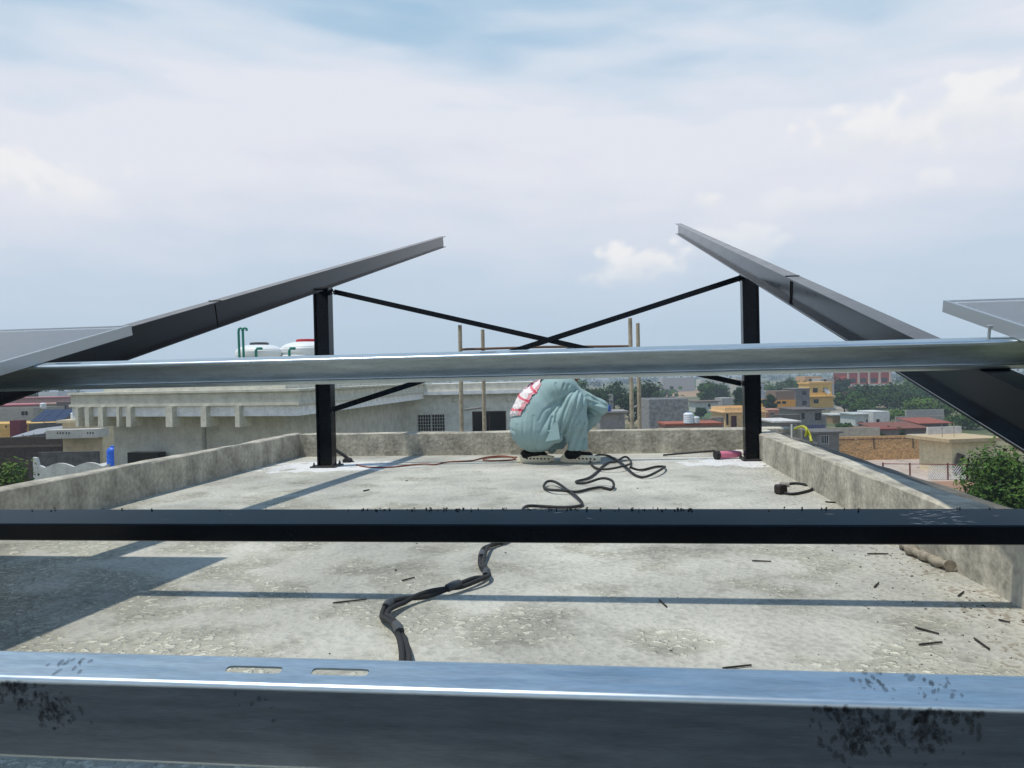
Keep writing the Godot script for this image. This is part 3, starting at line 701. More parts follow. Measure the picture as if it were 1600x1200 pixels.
# ---------------------------------------------------------------- town
func town() -> void:
	var dk := Color(0.25, 0.2, 0.18)
	var grey := Color(0.60, 0.59, 0.57); var yel := Color(0.92, 0.76, 0.42); var W := "window"
	var ya := house("yellow_house", "two-storey yellow house with a roof terrace", 1265, 1302, 620, 186, 8, yel, {"over": 0.9, "roof": yel, "open": [[1271, 624, 1279, 630.5, W, dk]]})
	ya.set_meta("label", "two-storey yellow house with white base and balcony")
	var m := M.new(); var y1: float = WT(1283, 619, 186).y - GROUND; var y2: float = WT(1283, 600, 186).y - GROUND
	var hw := 35 / F * 186.0 / 2
	m.mm(Vector3(-hw, y1, -7.5), Vector3(hw, y2, -0.4)); part(ya, "upper_storey", m, plaster(yel))
	m = M.new(); m.mm(Vector3(-hw - 0.2, y2 + 0.002, -7.7), Vector3(hw + 0.2, y2 + 0.5, -0.2)); part(ya, "parapet", m, plaster(Color(0.88, 0.7, 0.42)))
	for u in [1271, 1287]:
		m = M.new(); var x: float = (u - 1283) / F * 186.0; m.mm(Vector3(x, y1 + 0.9, -0.45), Vector3(x + 1.1, y1 + 2.0, -0.37)); part(ya, "window", m, flat(Color(0.1, 0.09, 0.08), 0.3))
	m = M.new(); m.mm(Vector3(-3.3, 0, 0.02), Vector3(3.3, 0.7, 0.3)); part(ya, "plinth", m, plaster(Color(0.78, 0.77, 0.74)))
	var dish := thing("satellite_dish", "pale satellite dish on the yellow house balcony", "satellite dish", WT(1291, 612, 185.0))
	m = M.new(); m.lathe([Vector2(0, 0), Vector2(0.5, 0.06), Vector2(0.9, 0.28)], Vector3.ZERO, 16, Basis(Vector3(1, 0, -0.6).normalized(), 0.9)); part(dish, "reflector", m, flat(Color(0.6, 0.6, 0.6), 0.5))
	m = M.new(); m.tube([Vector3(0, 0, 0), Vector3(0, -0.9, -0.1)], 0.06, 6); part(dish, "mast", m, flat(Color(0.4, 0.4, 0.4), 0.6))
	house("rooftop_room", "small grey room on the roof behind the yellow house", 1282, 1303, 591, 205, 6, Color(0.7, 0.68, 0.66), {"open": [[1287, 593, 1291, 597, W, dk, 0]]})
	house("grey_house", "narrow grey two-storey house against the yellow house", 1243, 1265, 608, 180, 8, Color(0.50, 0.48, 0.47), {"over": 0.25, "open": [[1253, 611, 1260, 617, W, dk], [1253, 626, 1260, 633, W, dk]]})
	var oc := house("orange_house", "low amber house with a brown upper room", 1203, 1243, 625, 174, 8, Color(0.84, 0.6, 0.22), {"open": [[1214, 627, 1220, 631, W, dk, 0], [1222, 627, 1228, 631, W, dk, 0]]})
	m = M.new(); y1 = WT(1227, 625, 174).y - GROUND; y2 = WT(1227, 611, 174).y - GROUND; m.mm(Vector3(-1.4, y1, -7), Vector3(2.85, y2, -0.5)); part(oc, "upper_room", m, plaster(Color(0.50, 0.42, 0.36)))
	var gh := house("grey_house", "grey concrete house with dark windows and a blue balustrade", 1244, 1284, 641, 110, 7, Color(0.56, 0.545, 0.53), {"over": 0.35, "roof": Color(0.38, 0.36, 0.35), "open": [[1252, 645, 1257, 655, W, dk, 0], [1273, 645, 1283, 657, W, Color(0.3, 0.28, 0.26)]]})
	y1 = WT(1275, 669, 110).y - GROUND
	for i in 8:
		m = M.new(); m.mm(Vector3(-0.2 + i * 0.3, y1, 0.25), Vector3(-0.07 + i * 0.3, y1 + 0.5, 0.35)); part(gh, "baluster", m, flat(Color(0.2, 0.27, 0.5), 0.6))
	m = M.new(); m.mm(Vector3(-0.4, y1 - 0.3, 0.2), Vector3(2.5, y1, 0.4)); part(gh, "balcony_slab", m, plaster(grey))
	m = M.new(); m.mm(Vector3(1.86, 0, -6), Vector3(2.7, WT(1288, 650, 110).y - GROUND, -0.6)); part(gh, "side_wall", m, plaster(Color(0.56, 0.545, 0.53)))
	house("peach_house", "single-storey peach house with a maroon door", 1133, 1196, 645, 100, 7, Color(0.93, 0.78, 0.57), {"over": 0.3, "roof": Color(0.92, 0.78, 0.58), "parapet": 0.5, "open": [[1142, 650, 1151, 672, "door", Color(0.34, 0.14, 0.15), 0], [1134.5, 646, 1138, 664, W, dk, 0]]})
	house("grey_block", "windowless grey concrete block behind the far parapet", 1014, 1075, 625, 95, 7, Color(0.60, 0.60, 0.60), {"parapet": 0.15, "cat": "building", "rough": 1})
	house("grey_shed", "low grey shed with an overhanging slab roof", 937, 976, 645, 85, 4, Color(0.58, 0.57, 0.56), {"over": 0.4, "open": [[941, 648, 968, 659, "door", Color(0.62, 0.6, 0.58), 0]]})
	house("grey_shed", "tiny pale grey shed among the trees", 943, 958, 616, 165, 3, Color(0.6, 0.6, 0.58))
	var p := WT(949, 640, 84); water_tank("blue water tank on the low grey shed", Vector3(p.x, WT(956, 645, 85).y + 0.18, p.z - 1.2), 0.42, 0.72, Color(0.05, 0.25, 0.62), Color(0.05, 0.25, 0.6))
	house("white_house", "low white house with a brown roof beyond the green field", 1088, 1122, 628, 190, 8, Color(0.78, 0.78, 0.77), {"over": 0.5, "roof": Color(0.42, 0.36, 0.32), "open": [[1106, 631, 1110, 636, "door", Color(0.15, 0.13, 0.12), 0]]})
	house("grey_house", "small plain grey house beside the low white one", 1128, 1146, 622, 195, 7, Color(0.66, 0.65, 0.64))
	house("white_house", "white house with pitched top behind the right post", 1183, 1193, 601, 230, 7, Color(0.74, 0.75, 0.78), {"over": 0.3, "open": [[1185, 604, 1190, 608, W, dk, 0]]})
	house("grey_house", "pale grey house partly hidden by a dark tree", 1192, 1212, 611, 240, 7, Color(0.68, 0.68, 0.66))
	house("pink_house", "low pinkish house below the amber one", 1197, 1224, 640, 120, 5, Color(0.70, 0.5, 0.42), {"open": [[1203, 645, 1210, 651, W, Color(0.7, 0.68, 0.66), 0]]})
	house("low_building", "low building with white and red coping just beyond the far parapet", 1040, 1128, 664, 78, 4, Color(0.56, 0.45, 0.4), {"cat": "building", "roof": Color(0.62, 0.34, 0.25), "over": 0.1})
	p = WT(1079, 660, 76); water_tank("white ribbed water tank with a blue lid on the red-roofed low building", Vector3(p.x, WT(1079, 664, 78).y + 0.18, p.z - 2.0), 0.50, 1.15, Color(0.85, 0.87, 0.9), Color(0.25, 0.42, 0.65))
	p = WT(1091, 660, 76); water_tank("short white water tank beside the blue-lidded one", Vector3(p.x, WT(1079, 664, 78).y + 0.18, p.z - 2.0), 0.35, 0.7, Color(0.8, 0.81, 0.82), Color(0.75, 0.76, 0.78))
	for q in [[1097, 1112, 655, 88, Color(0.55, 0.5, 0.45), "broken low wall stub, brownish, left of the peach house"], [1112, 1131, 652, 92, Color(0.60, 0.57, 0.53), "broken low wall stub, pale grey, beside the peach house"]]:
		house("wall_stub", q[5], q[0], q[1], q[2], q[3], 1.0, q[4], {"cat": "wall", "rough": 1})
	house("garage", "grey garage with a flat white roof", 1212, 1245, 660, 90, 6, Color(0.55, 0.54, 0.53), {"over": 0.4, "roof": Color(0.8, 0.79, 0.78), "open": [[1219, 664, 1241, 680, "door", Color(0.46, 0.45, 0.45), 0]]})
	house("grey_yard_wall", "long dull grey yard wall behind the garage", 1206, 1250, 648, 104, 1, Color(0.45, 0.43, 0.4), {"cat": "wall", "rough": 1})
	house("small_house", "small grey house with a pale barred window by the brick wall", 1277, 1311, 677, 76, 4, Color(0.48, 0.47, 0.46), {"over": 0.3, "roof": Color(0.40, 0.39, 0.38), "open": [[1281, 680, 1295, 694, W, Color(0.75, 0.76, 0.78), 3]]})
	house("pale_yard_wall", "pale grey yard wall sloping behind the small grey house", 1303, 1372, 668, 92, 0.3, Color(0.64, 0.62, 0.57), {"cat": "wall", "yaw": -14.0})
	# tan brick wall with pilasters
	var bw := house("brick_wall", "long tan brick boundary wall beyond the right parapet", 1298, 1486, 681, 82, 0.3, Color(0.86, 0.68, 0.46), {"cat": "wall", "rough": 1, "scale": 0.5})
	for u in [1365, 1426]:
		m = M.new(); m.tube([Vector3((u - 1392) / F * 82.0, 2.4, 0.06), Vector3((u - 1392) / F * 82.0, 1.2, 0.06)], 0.05, 6); part(bw, "drain_pipe", m, flat(Color(0.2, 0.15, 0.12), 0.7))
	m = M.new(); rng.seed = 5
	for i in 90: m.box(Vector3(rng.randf_range(-6.3, 6.3), rng.randf_range(0.2, 2.25), 0.01), Vector3(rng.randf_range(0.15, 0.4), 0.07, 0.06))
	var pb := part(bw, "proud_bricks", m, plaster(Color(0.84, 0.71, 0.54), 0.5)); pb.set_meta("kind", "stuff")
	m = M.new(); m.mm(Vector3(-6.43, 2.2, -0.32), Vector3(6.43, 2.32, 0.03)); part(bw, "coping", m, plaster(Color(0.5, 0.38, 0.28), 0.5, 1))
	# cream hut with a wide slab roof
	var hut := house("cream_hut", "cream hut with a wide flat slab roof and a leaning door", 1484, 1560, 689, 70, 4.5, Color(0.87, 0.82, 0.68), {"over": 0.0, "yaw": 8.0})
	m = M.new(); y1 = WT(1520, 689, 70).y - GROUND; m.mm(Vector3(-3.1, y1 + 0.002, -5.2), Vector3(2.6, y1 + 0.3, 0.8)); part(hut, "roof", m, plaster(Color(0.74, 0.66, 0.52), 0.4))
	m = M.new(); m.box(Vector3(-1.75, 0.95, 0.25), Vector3(0.8, 1.9, 0.06), Basis(Vector3.BACK, -0.35) * Basis(Vector3.RIGHT, -0.1)); part(hut, "leaning_board", m, plaster(Color(0.36, 0.3, 0.26), 0.6))
	for x in [-2.1, -0.9]:
		m = M.new(); m.tube([Vector3(x, y1 + 0.3, -1.4), Vector3(x, y1 + 1.5, -1.4)], 0.025, 5); part(hut, "rod", m, flat(Color(0.5, 0.47, 0.44), 0.6))
	m = M.new(); m.mm(Vector3(-1.2, y1 + 0.302, -4.8), Vector3(2.4, y1 + 1.0, -4.6)); part(hut, "white_parapet", m, plaster(Color(0.82, 0.81, 0.8)))
	# red railing with a lattice
	var rl := G(1380, 748, GROUND + 0.03); var rr := G(1514, 750, GROUND + 0.03)
	var fence := thing("railing", "red pipe railing with white diagonal lattice in front of the courtyard", "railing", rl)
	var ax := (rr - rl)
	m = M.new(); m.tube([Vector3(0, 1.32, 0), ax + Vector3(0, 1.32, 0)], 0.035, 6); part(fence, "top_rail", m, flat(Color(0.42, 0.09, 0.1), 0.6))
	for f in [0.0, 0.32, 0.76, 0.98]:
		m = M.new(); m.tube([ax * f, ax * f + Vector3(0, 1.42, 0)], 0.065, 8); part(fence, "post", m, flat(Color(0.40, 0.08, 0.1), 0.6))
	m = M.new()
	for i in 16:
		var f := 0.52 + i * 0.0285
		for s in [-1, 1]:
			var fa := clampf(f, 0.53, 0.97); var fb := clampf(f + s * 0.12, 0.53, 0.97); var k := absf(fb - fa) / 0.12
			if k > 0.05: m.tube([ax * fa + Vector3(0, 0.08, 0), ax * fb + Vector3(0, 0.08 + 1.15 * k, 0)], 0.034, 4, false)
	part(fence, "lattice", m, flat(Color(0.82, 0.82, 0.82), 0.6))
	# row of low white and grey houses before the trees
	house("tan_house", "low tan house with a white roof edge", 1301, 1340, 649, 140, 6, Color(0.58, 0.48, 0.34), {"over": 0.2, "roof": Color(0.72, 0.73, 0.72)})
	house("white_house", "low white house with dark arched windows beside the tan one", 1336, 1366, 648, 132, 6, Color(0.76, 0.79, 0.79), {"over": 0.3, "roof": Color(0.7, 0.73, 0.73), "open": [[1341, 659, 1349, 668, "door", dk, 0], [1353, 656, 1360, 664, W, dk, 0]]})
	house("white_house", "plain taller white house with a small window by the red roofs", 1364, 1390, 643, 130, 6, Color(0.78, 0.79, 0.79), {"open": [[1369, 655, 1374, 660, W, dk, 0]]})
	house("block_wall", "stepped grey block wall in front of the trees", 1400, 1476, 650, 128, 0.4, Color(0.62, 0.61, 0.59), {"cat": "wall"})
	house("block_wall", "taller grey block wall behind the stepped one", 1416, 1475, 640, 129.5, 0.4, Color(0.64, 0.63, 0.61), {"cat": "wall"})
	for q in [[1368, 1450, 664, 112, Color(0.47, 0.28, 0.22), "low house under a long rust-red sheet roof"], [1432, 1486, 656, 118, Color(0.56, 0.29, 0.22), "house with a brighter red roof behind the cream hut"]]:
		var o := house("red_roofed_house", q[5], q[0] + 6, q[1] - 4, q[2] + 6, q[3], 6, Color(0.42, 0.36, 0.33), {"open": [[q[0] + 40, q[2] + 8, q[0] + 46, q[2] + 16, "door", dk, 0]]})
		var yb: float = WT((q[0] + q[1]) / 2.0, q[2] + 6, q[3]).y - GROUND; var w2: float = (q[1] - q[0]) / F * q[3] / 2
		m = M.new(); m.box(Vector3(0, yb + 0.30, -3.0), Vector3(w2 * 2, 0.12, 7.0), Basis(Vector3.RIGHT, 0.07)); part(o, "roof", m, plaster(q[4], 0.3))
	house("low_white_wall", "low white coping wall behind the tan brick wall", 1420, 1475, 678, 88, 0.4, Color(0.74, 0.73, 0.72), {"cat": "wall"})
	house("red_strip_house", "low house with a dull red roof between the pale wall and the bush", 1352, 1405, 672, 97, 4, Color(0.5, 0.45, 0.42), {"over": 0.2, "roof": Color(0.5, 0.24, 0.2)})
	# far orange building with white piers
	var ob := house("orange_building", "far orange-red building with white piers and balconies", 1322, 1392, 582, 300, 12, Color(0.72, 0.25, 0.14), {"cat": "building", "roof": Color(0.8, 0.77, 0.74), "over": 0.4})
	for i in 5:
		m = M.new(); var x := -8.2 + i * 4.1; m.mm(Vector3(x - 0.3, 0, 0.01), Vector3(x + 0.3, WT(1357, 582, 300).y - GROUND, 0.8)); part(ob, "pier", m, plaster(Color(0.8, 0.7, 0.66)))
		if i < 4:
			m = M.new(); m.mm(Vector3(x + 0.9, WT(1357, 598, 300).y - GROUND, -0.1), Vector3(x + 3.2, WT(1357, 591, 300).y - GROUND, 0.05)); part(ob, "window", m, flat(Color(0.16, 0.09, 0.08), 0.4))
	m = M.new(); m.mm(Vector3(-8.6, WT(1357, 603, 300).y - GROUND, 0.02), Vector3(8.6, WT(1357, 600, 300).y - GROUND, 1.4)); part(ob, "balcony", m, plaster(Color(0.8, 0.78, 0.76)))
	house("peach_house", "far peach house behind the grey roof room", 1258, 1284, 588, 240, 8, Color(0.82, 0.64, 0.46), {"open": [[1264, 592, 1269, 597, W, dk, 0]]})
	for q in [[1035, 1085, 586, 420, Color(0.66, 0.66, 0.66), "far long grey shed on the plain"], [1095, 1150, 588, 460, Color(0.78, 0.76, 0.72), "far long pale shed on the plain"], [1150, 1175, 587, 380, Color(0.72, 0.7, 0.66), "far small pale house on the plain"]]:
		house("far_shed", q[5], q[0], q[1], q[2] + 4, q[3], 12, q[4], {"cat": "building"})
	# ---- left of the neighbour
	var crh := house("cream_house", "cream two-storey house with a white tank beside the neighbour's eaves", 99, 158, 660, 50, 4, Color(0.88, 0.81, 0.68), {"over": 0.25, "roof": Color(0.86, 0.80, 0.67), "yaw": 6.0})
	p = WT(109, 655, 50); water_tank("small white tank on the cream house", Vector3(p.x, WT(128, 660, 50).y + 0.18, p.z - 0.5), 0.26, 0.5, Color(0.82, 0.84, 0.85), Color(0.78, 0.8, 0.82))
	m = M.new(); y1 = WT(128, 673, 47).y - GROUND; y2 = WT(128, 687, 47).y - GROUND
	m.mm(Vector3(-1.5, y2, -0.1), Vector3(1.6, y1, 1.6)); part(crh, "balcony", m, plaster(Color(0.74, 0.73, 0.70)))
	for u in [108, 112, 116, 121, 125, 153, 157, 161]:
		m = M.new(); var x: float = (u - 128) / F * 48.0; var y0: float = WT(u, 680, 47).y - GROUND; m.mm(Vector3(x - 0.04, y0, 1.5), Vector3(x + 0.04, y0 + 0.12, 1.604)); part(crh, "vent", m, flat(Color(0.2, 0.2, 0.19), 0.8))
	# white building with a wavy parapet
	var wy: float = WT(100, 742, 40).y
	house("white_terrace", "white terrace building with a scalloped parapet beyond the left parapet", 52, 170, 745, 40, 9, Color(0.8, 0.8, 0.78), {"cat": "building"})
	var wt := thing("scalloped_parapet", "white parapet with a scalloped top edge on the terrace", "parapet", Vector3(WT(111, 745, 40).x, WT(111, 745, 40).y, WT(111, 745, 40).z), CB.get_euler().y)
	m = M.new(); var o2 := []; var wl := 118 / F * 40.0
	o2.append(Vector2(-wl / 2, 0)); o2.append(Vector2(wl / 2, 0))
	for i in 41:
		var f := 1.0 - i / 40.0
		o2.append(Vector2(-wl / 2 + wl * f, 0.50 + 0.22 * absf(cos(f * PI * 2.6 + 0.3)) + (0.35 if f < 0.06 else 0.0)))
	m.prism(o2, Vector3(0, 0, -0.18), Vector3(0, 0, 0), Vector3.RIGHT, Vector3.UP); part(wt, "wall", m, plaster(Color(0.82, 0.82, 0.80)))
	house("dark_parapet", "weathered dark grey inner parapet behind the scalloped one", 60, 152, 706, 47.5, 0.3, Color(0.36, 0.36, 0.36), {"cat": "parapet", "rough": 1})
	p = WT(159, 727, 42); water_tank("blue plastic drum on the white terrace", Vector3(p.x, WT(111, 745, 40).y + 0.001, p.z - 1.0), 0.34, WT(159, 697, 43.0).y - WT(111, 745, 40).y, Color(0.06, 0.36, 0.78), Color(0.06, 0.38, 0.8))
	var db := house("brown_wall", "long dark brown brick wall behind the green bush", -120, 97, 684, 60, 0.35, Color(0.30, 0.24, 0.20), {"cat": "wall", "rough": 1, "scale": 0.5})
	m = M.new(); m.mm(Vector3(-5.4, WT(-10, 700, 60).y - GROUND, 0.0), Vector3(5.4, WT(-10, 697, 60).y - GROUND, 0.08)); part(db, "string_course", m, plaster(Color(0.4, 0.34, 0.3), 0.5))
	var can := thing("sheet_canopy", "grey sheet-metal canopy on trusses behind the brown wall", "canopy", WT(55, 684, 72), CB.get_euler().y)
	m = M.new(); m.box(Vector3(0, 0.55, -2), Vector3(4.8, 0.06, 4.5), Basis(Vector3.RIGHT, 0.12) * Basis(Vector3.BACK, 0.1)); part(can, "sheet", m, flat(Color(0.55, 0.56, 0.58), 0.5, 0.3))
	for i in 5:
		m = M.new(); var x := -2.2 + i * 1.05; m.tube([Vector3(x, -6.0 if i % 2 == 0 else -0.1, 0.1), Vector3(x, 0.42 + x * 0.1, 0.1), Vector3(x + 0.9, -0.1, 0.1)], 0.03, 5); part(can, "truss", m, flat(Color(0.14, 0.14, 0.15), 0.6))
	var yb2 := house("yellow_balustrade", "yellow pierced balustrade wall of a far roof", -60, 82, 662, 90, 6, Color(0.84, 0.68, 0.38), {"cat": "building"})
	for i in 8:
		m = M.new(); var x: float = (-40 + i * 16 - 11.0) / F * 90.0; var y0: float = WT(11, 668, 90).y - GROUND; m.mm(Vector3(x, y0, -0.06), Vector3(x + 0.2, y0 + 0.25, 0.006)); part(yb2, "vent", m, flat(Color(0.25, 0.17, 0.12), 0.8))
	house("maroon_panel_house", "small maroon block standing before the yellow balustrade", 15, 31, 657, 88, 1.2, Color(0.42, 0.10, 0.16), {"cat": "building"})
	house("grey_flat_house", "grey flat-roofed house left of the distant solar array", -80, 52, 641, 100, 7, Color(0.62, 0.61, 0.58), {"open": [[32, 642, 44, 650, W, Color(0.7, 0.7, 0.68), 1]], "parapet": 0.2})
	p = WT(41, 640, 99); water_tank("white tank on the grey flat-roofed house", Vector3(p.x, WT(-14, 641, 100).y, p.z - 3.0), 0.38, 0.8, Color(0.82, 0.84, 0.85), Color(0.8, 0.8, 0.8))
	var sa := thing("roof_solar_array", "distant tilted blue solar array on a roof beside the neighbour's house", "solar array", WT(80, 659, 85), CB.get_euler().y)
	for i in 6:
		m = M.new(); m.box(Vector3(-1.6 + (i % 3) * 1.2, 0.35 + (i / 3) * 0.62, -0.5 - (i / 3) * 1.4), Vector3(1.15, 0.05, 1.5), Basis(Vector3.RIGHT, 0.42)); part(sa, "panel", m, flat(Color(0.09, 0.13, 0.26), 0.3))
	m = M.new()
	for x in [-2.0, 0.0, 2.0]: m.tube([Vector3(x, -0.2, -2.0), Vector3(x, 1.1, -2.0)], 0.04, 5)
	m.mm(Vector3(-2.3, -6, -2.6), Vector3(2.3, -0.2, 0.3)); part(sa, "stand", m, plaster(Color(0.3, 0.3, 0.3)))
	house("pink_house", "wide low house with a pink roof edge at the far left", -60, 72, 634, 130, 9, Color(0.66, 0.46, 0.42), {"over": 0.5, "roof": Color(0.74, 0.45, 0.47)})
	house("pink_house", "smaller pale pink house with a cream front left of the neighbour", 62, 90, 632, 118, 7, Color(0.76, 0.7, 0.6), {"over": 0.4, "roof": Color(0.72, 0.62, 0.55), "open": [[68, 634, 74, 641, W, Color(0.5, 0.4, 0.3), 0], [80, 634, 86, 641, W, Color(0.5, 0.4, 0.3), 0]]})
	house("dark_house", "dark house front with open doorways left of the neighbour", 88, 111, 628, 112, 7, Color(0.42, 0.37, 0.36), {"open": [[90, 634, 95, 641, W, dk, 0], [98, 634, 103, 641, W, dk, 0]]})
	house("pink_house", "far house with a long pink roof below the dark trees", 0, 100, 622, 170, 9, Color(0.72, 0.55, 0.53), {"over": 0.5, "roof": Color(0.76, 0.50, 0.52)})
	house("white_house", "far white house among dark trees at the left", 60, 90, 612, 200, 8, Color(0.82, 0.83, 0.84), {})
	# scaffold poles on the lower roof behind the far parapet
	var wood := plaster(Color(0.74, 0.69, 0.60), 1.6, 1)
	for q in [[718.5, 508, 9.9, "pale bamboo scaffold pole, taller, below the left brace"], [754, 515, 10.6, "brown bamboo scaffold pole, shorter, below the left brace"], [984.5, 497, 9.9, "tall bamboo scaffold pole, paler of the pair below the right brace"], [996.5, 505, 10.6, "shorter bamboo scaffold pole of the pair below the right brace"]]:
		var b := WT(q[0], q[1], q[2]); m = M.new()
		m.tube([Vector3(0, 0, 0), Vector3(0.01, 1.5, 0), Vector3(-0.005, 3.0, 0.01), Vector3(0, b.y + 3.2, 0)], [0.034, 0.032, 0.029, 0.026], 9)
		solo("scaffold_pole", q[3], "scaffold pole", m, wood, Vector3(b.x, -3.2, b.z), "bamboo scaffold poles")
	m = M.new(); var s0 := WT(722, 546, 9.86); var s1 := WT(982, 541, 9.86); m.tube([Vector3.ZERO, (s1 - s0) * 0.5 + Vector3(0, 0.012, 0), s1 - s0], 0.016, 8)
	solo("scaffold_rail", "thin rusty pipe tied level between the bamboo poles", "pipe", m, flat(Color(0.40, 0.30, 0.24), 0.7), s0)
	for q in [[722, 641, 9.95, 752, 637, 10.55, "left"], [989, 637, 9.95, 996, 634, 10.55, "right"]]:
		m = M.new(); var a0 := WT(q[0], q[1], q[2]); m.tube([Vector3.ZERO, WT(q[3], q[4], q[5]) - a0], 0.014, 6)
		solo("scaffold_tie", "short thin tie pipe joining the %s pair of bamboo poles" % q[6], "pipe", m, flat(Color(0.52, 0.5, 0.47), 0.6), a0)

# ---------------------------------------------------------------- trees
func tree(called: String, label: String, u, v_top, t, width: float, leaf: float, count: int, tone: Color, seed_: int, o := {}) -> void:
	rng.seed = seed_
	var top := WT(u, v_top, t); var h := top.y - GROUND; var low: float = o.get("low", 0.25)
	var n := thing(called, label, o.get("cat", "tree"), Vector3(top.x, GROUND, top.z), 0.0, o.get("group", ""))
	var ch := h * (1.0 - low); var cy := h * low + ch * 0.5
	var m := M.new(); m.tube([Vector3(0, -0.1, 0), Vector3(0.02 * h, h * low, 0), Vector3(-0.01 * h, h * 0.72, 0.02 * h)], [h * 0.03 + 0.05, h * 0.022 + 0.03, h * 0.006 + 0.01], 7)
	for i in 5:
		var a := i * 1.26 + rng.randf(); var y := h * (low + 0.06 * i)
		m.tube([Vector3(0.01 * h, y, 0), Vector3(cos(a) * width * 0.22, y + ch * 0.18, sin(a) * width * 0.22), Vector3(cos(a) * width * 0.38, y + ch * 0.34, sin(a) * width * 0.38)], [h * 0.012 + 0.02, h * 0.007 + 0.012, 0.01], 5)
	part(n, "trunk", m, MC.bark)
	var clumps := []
	var nc: int = o.get("clumps", 26)
	for i in nc:
		var d := Vector3(rng.randfn(), rng.randfn() * 0.9, rng.randfn()).normalized() * pow(rng.randf(), 0.45)
		var y := d.y; var taper: float = 1.0 - o.get("cone", 0.25) * (y * 0.5 + 0.5)
		var r := width * rng.randf_range(0.12, 0.23)
		clumps.append([Vector3(d.x * (width * 0.5 - r * 0.7) * taper, cy + y * (ch * 0.5 - r * 0.6), d.z * (width * 0.5 - r * 0.7) * taper), r, rng.randf_range(0.75, 1.25)])
	m = M.new()
	for i in count:
		var c: Array = clumps[i % nc]
		var d := Vector3(rng.randfn(), rng.randfn(), rng.randfn()).normalized()
		var p: Vector3 = c[0] + Vector3(d.x, d.y * 0.8, d.z) * c[1] * pow(rng.randf(), 0.33)
		var nn := (d + Vector3(0, 0.6, 0) + Vector3(rng.randfn(), rng.randfn(), rng.randfn()) * 0.5).normalized()
		var x := nn.cross(Vector3(rng.randfn(), rng.randfn(), rng.randfn())).normalized(); var y := nn.cross(x)
		var s := leaf * rng.randf_range(0.6, 1.3)
		var k: float = c[2] * rng.randf_range(0.75, 1.25)
		m.col = Color(tone.r * k * rng.randf_range(0.85, 1.2), tone.g * k, tone.b * k * rng.randf_range(0.8, 1.1))
		m.quad(p - x * s, p + y * s * 0.5, p + x * s, p - y * s * 0.5)
	part(n, "crown", m.mesh(true), MC.leaf)

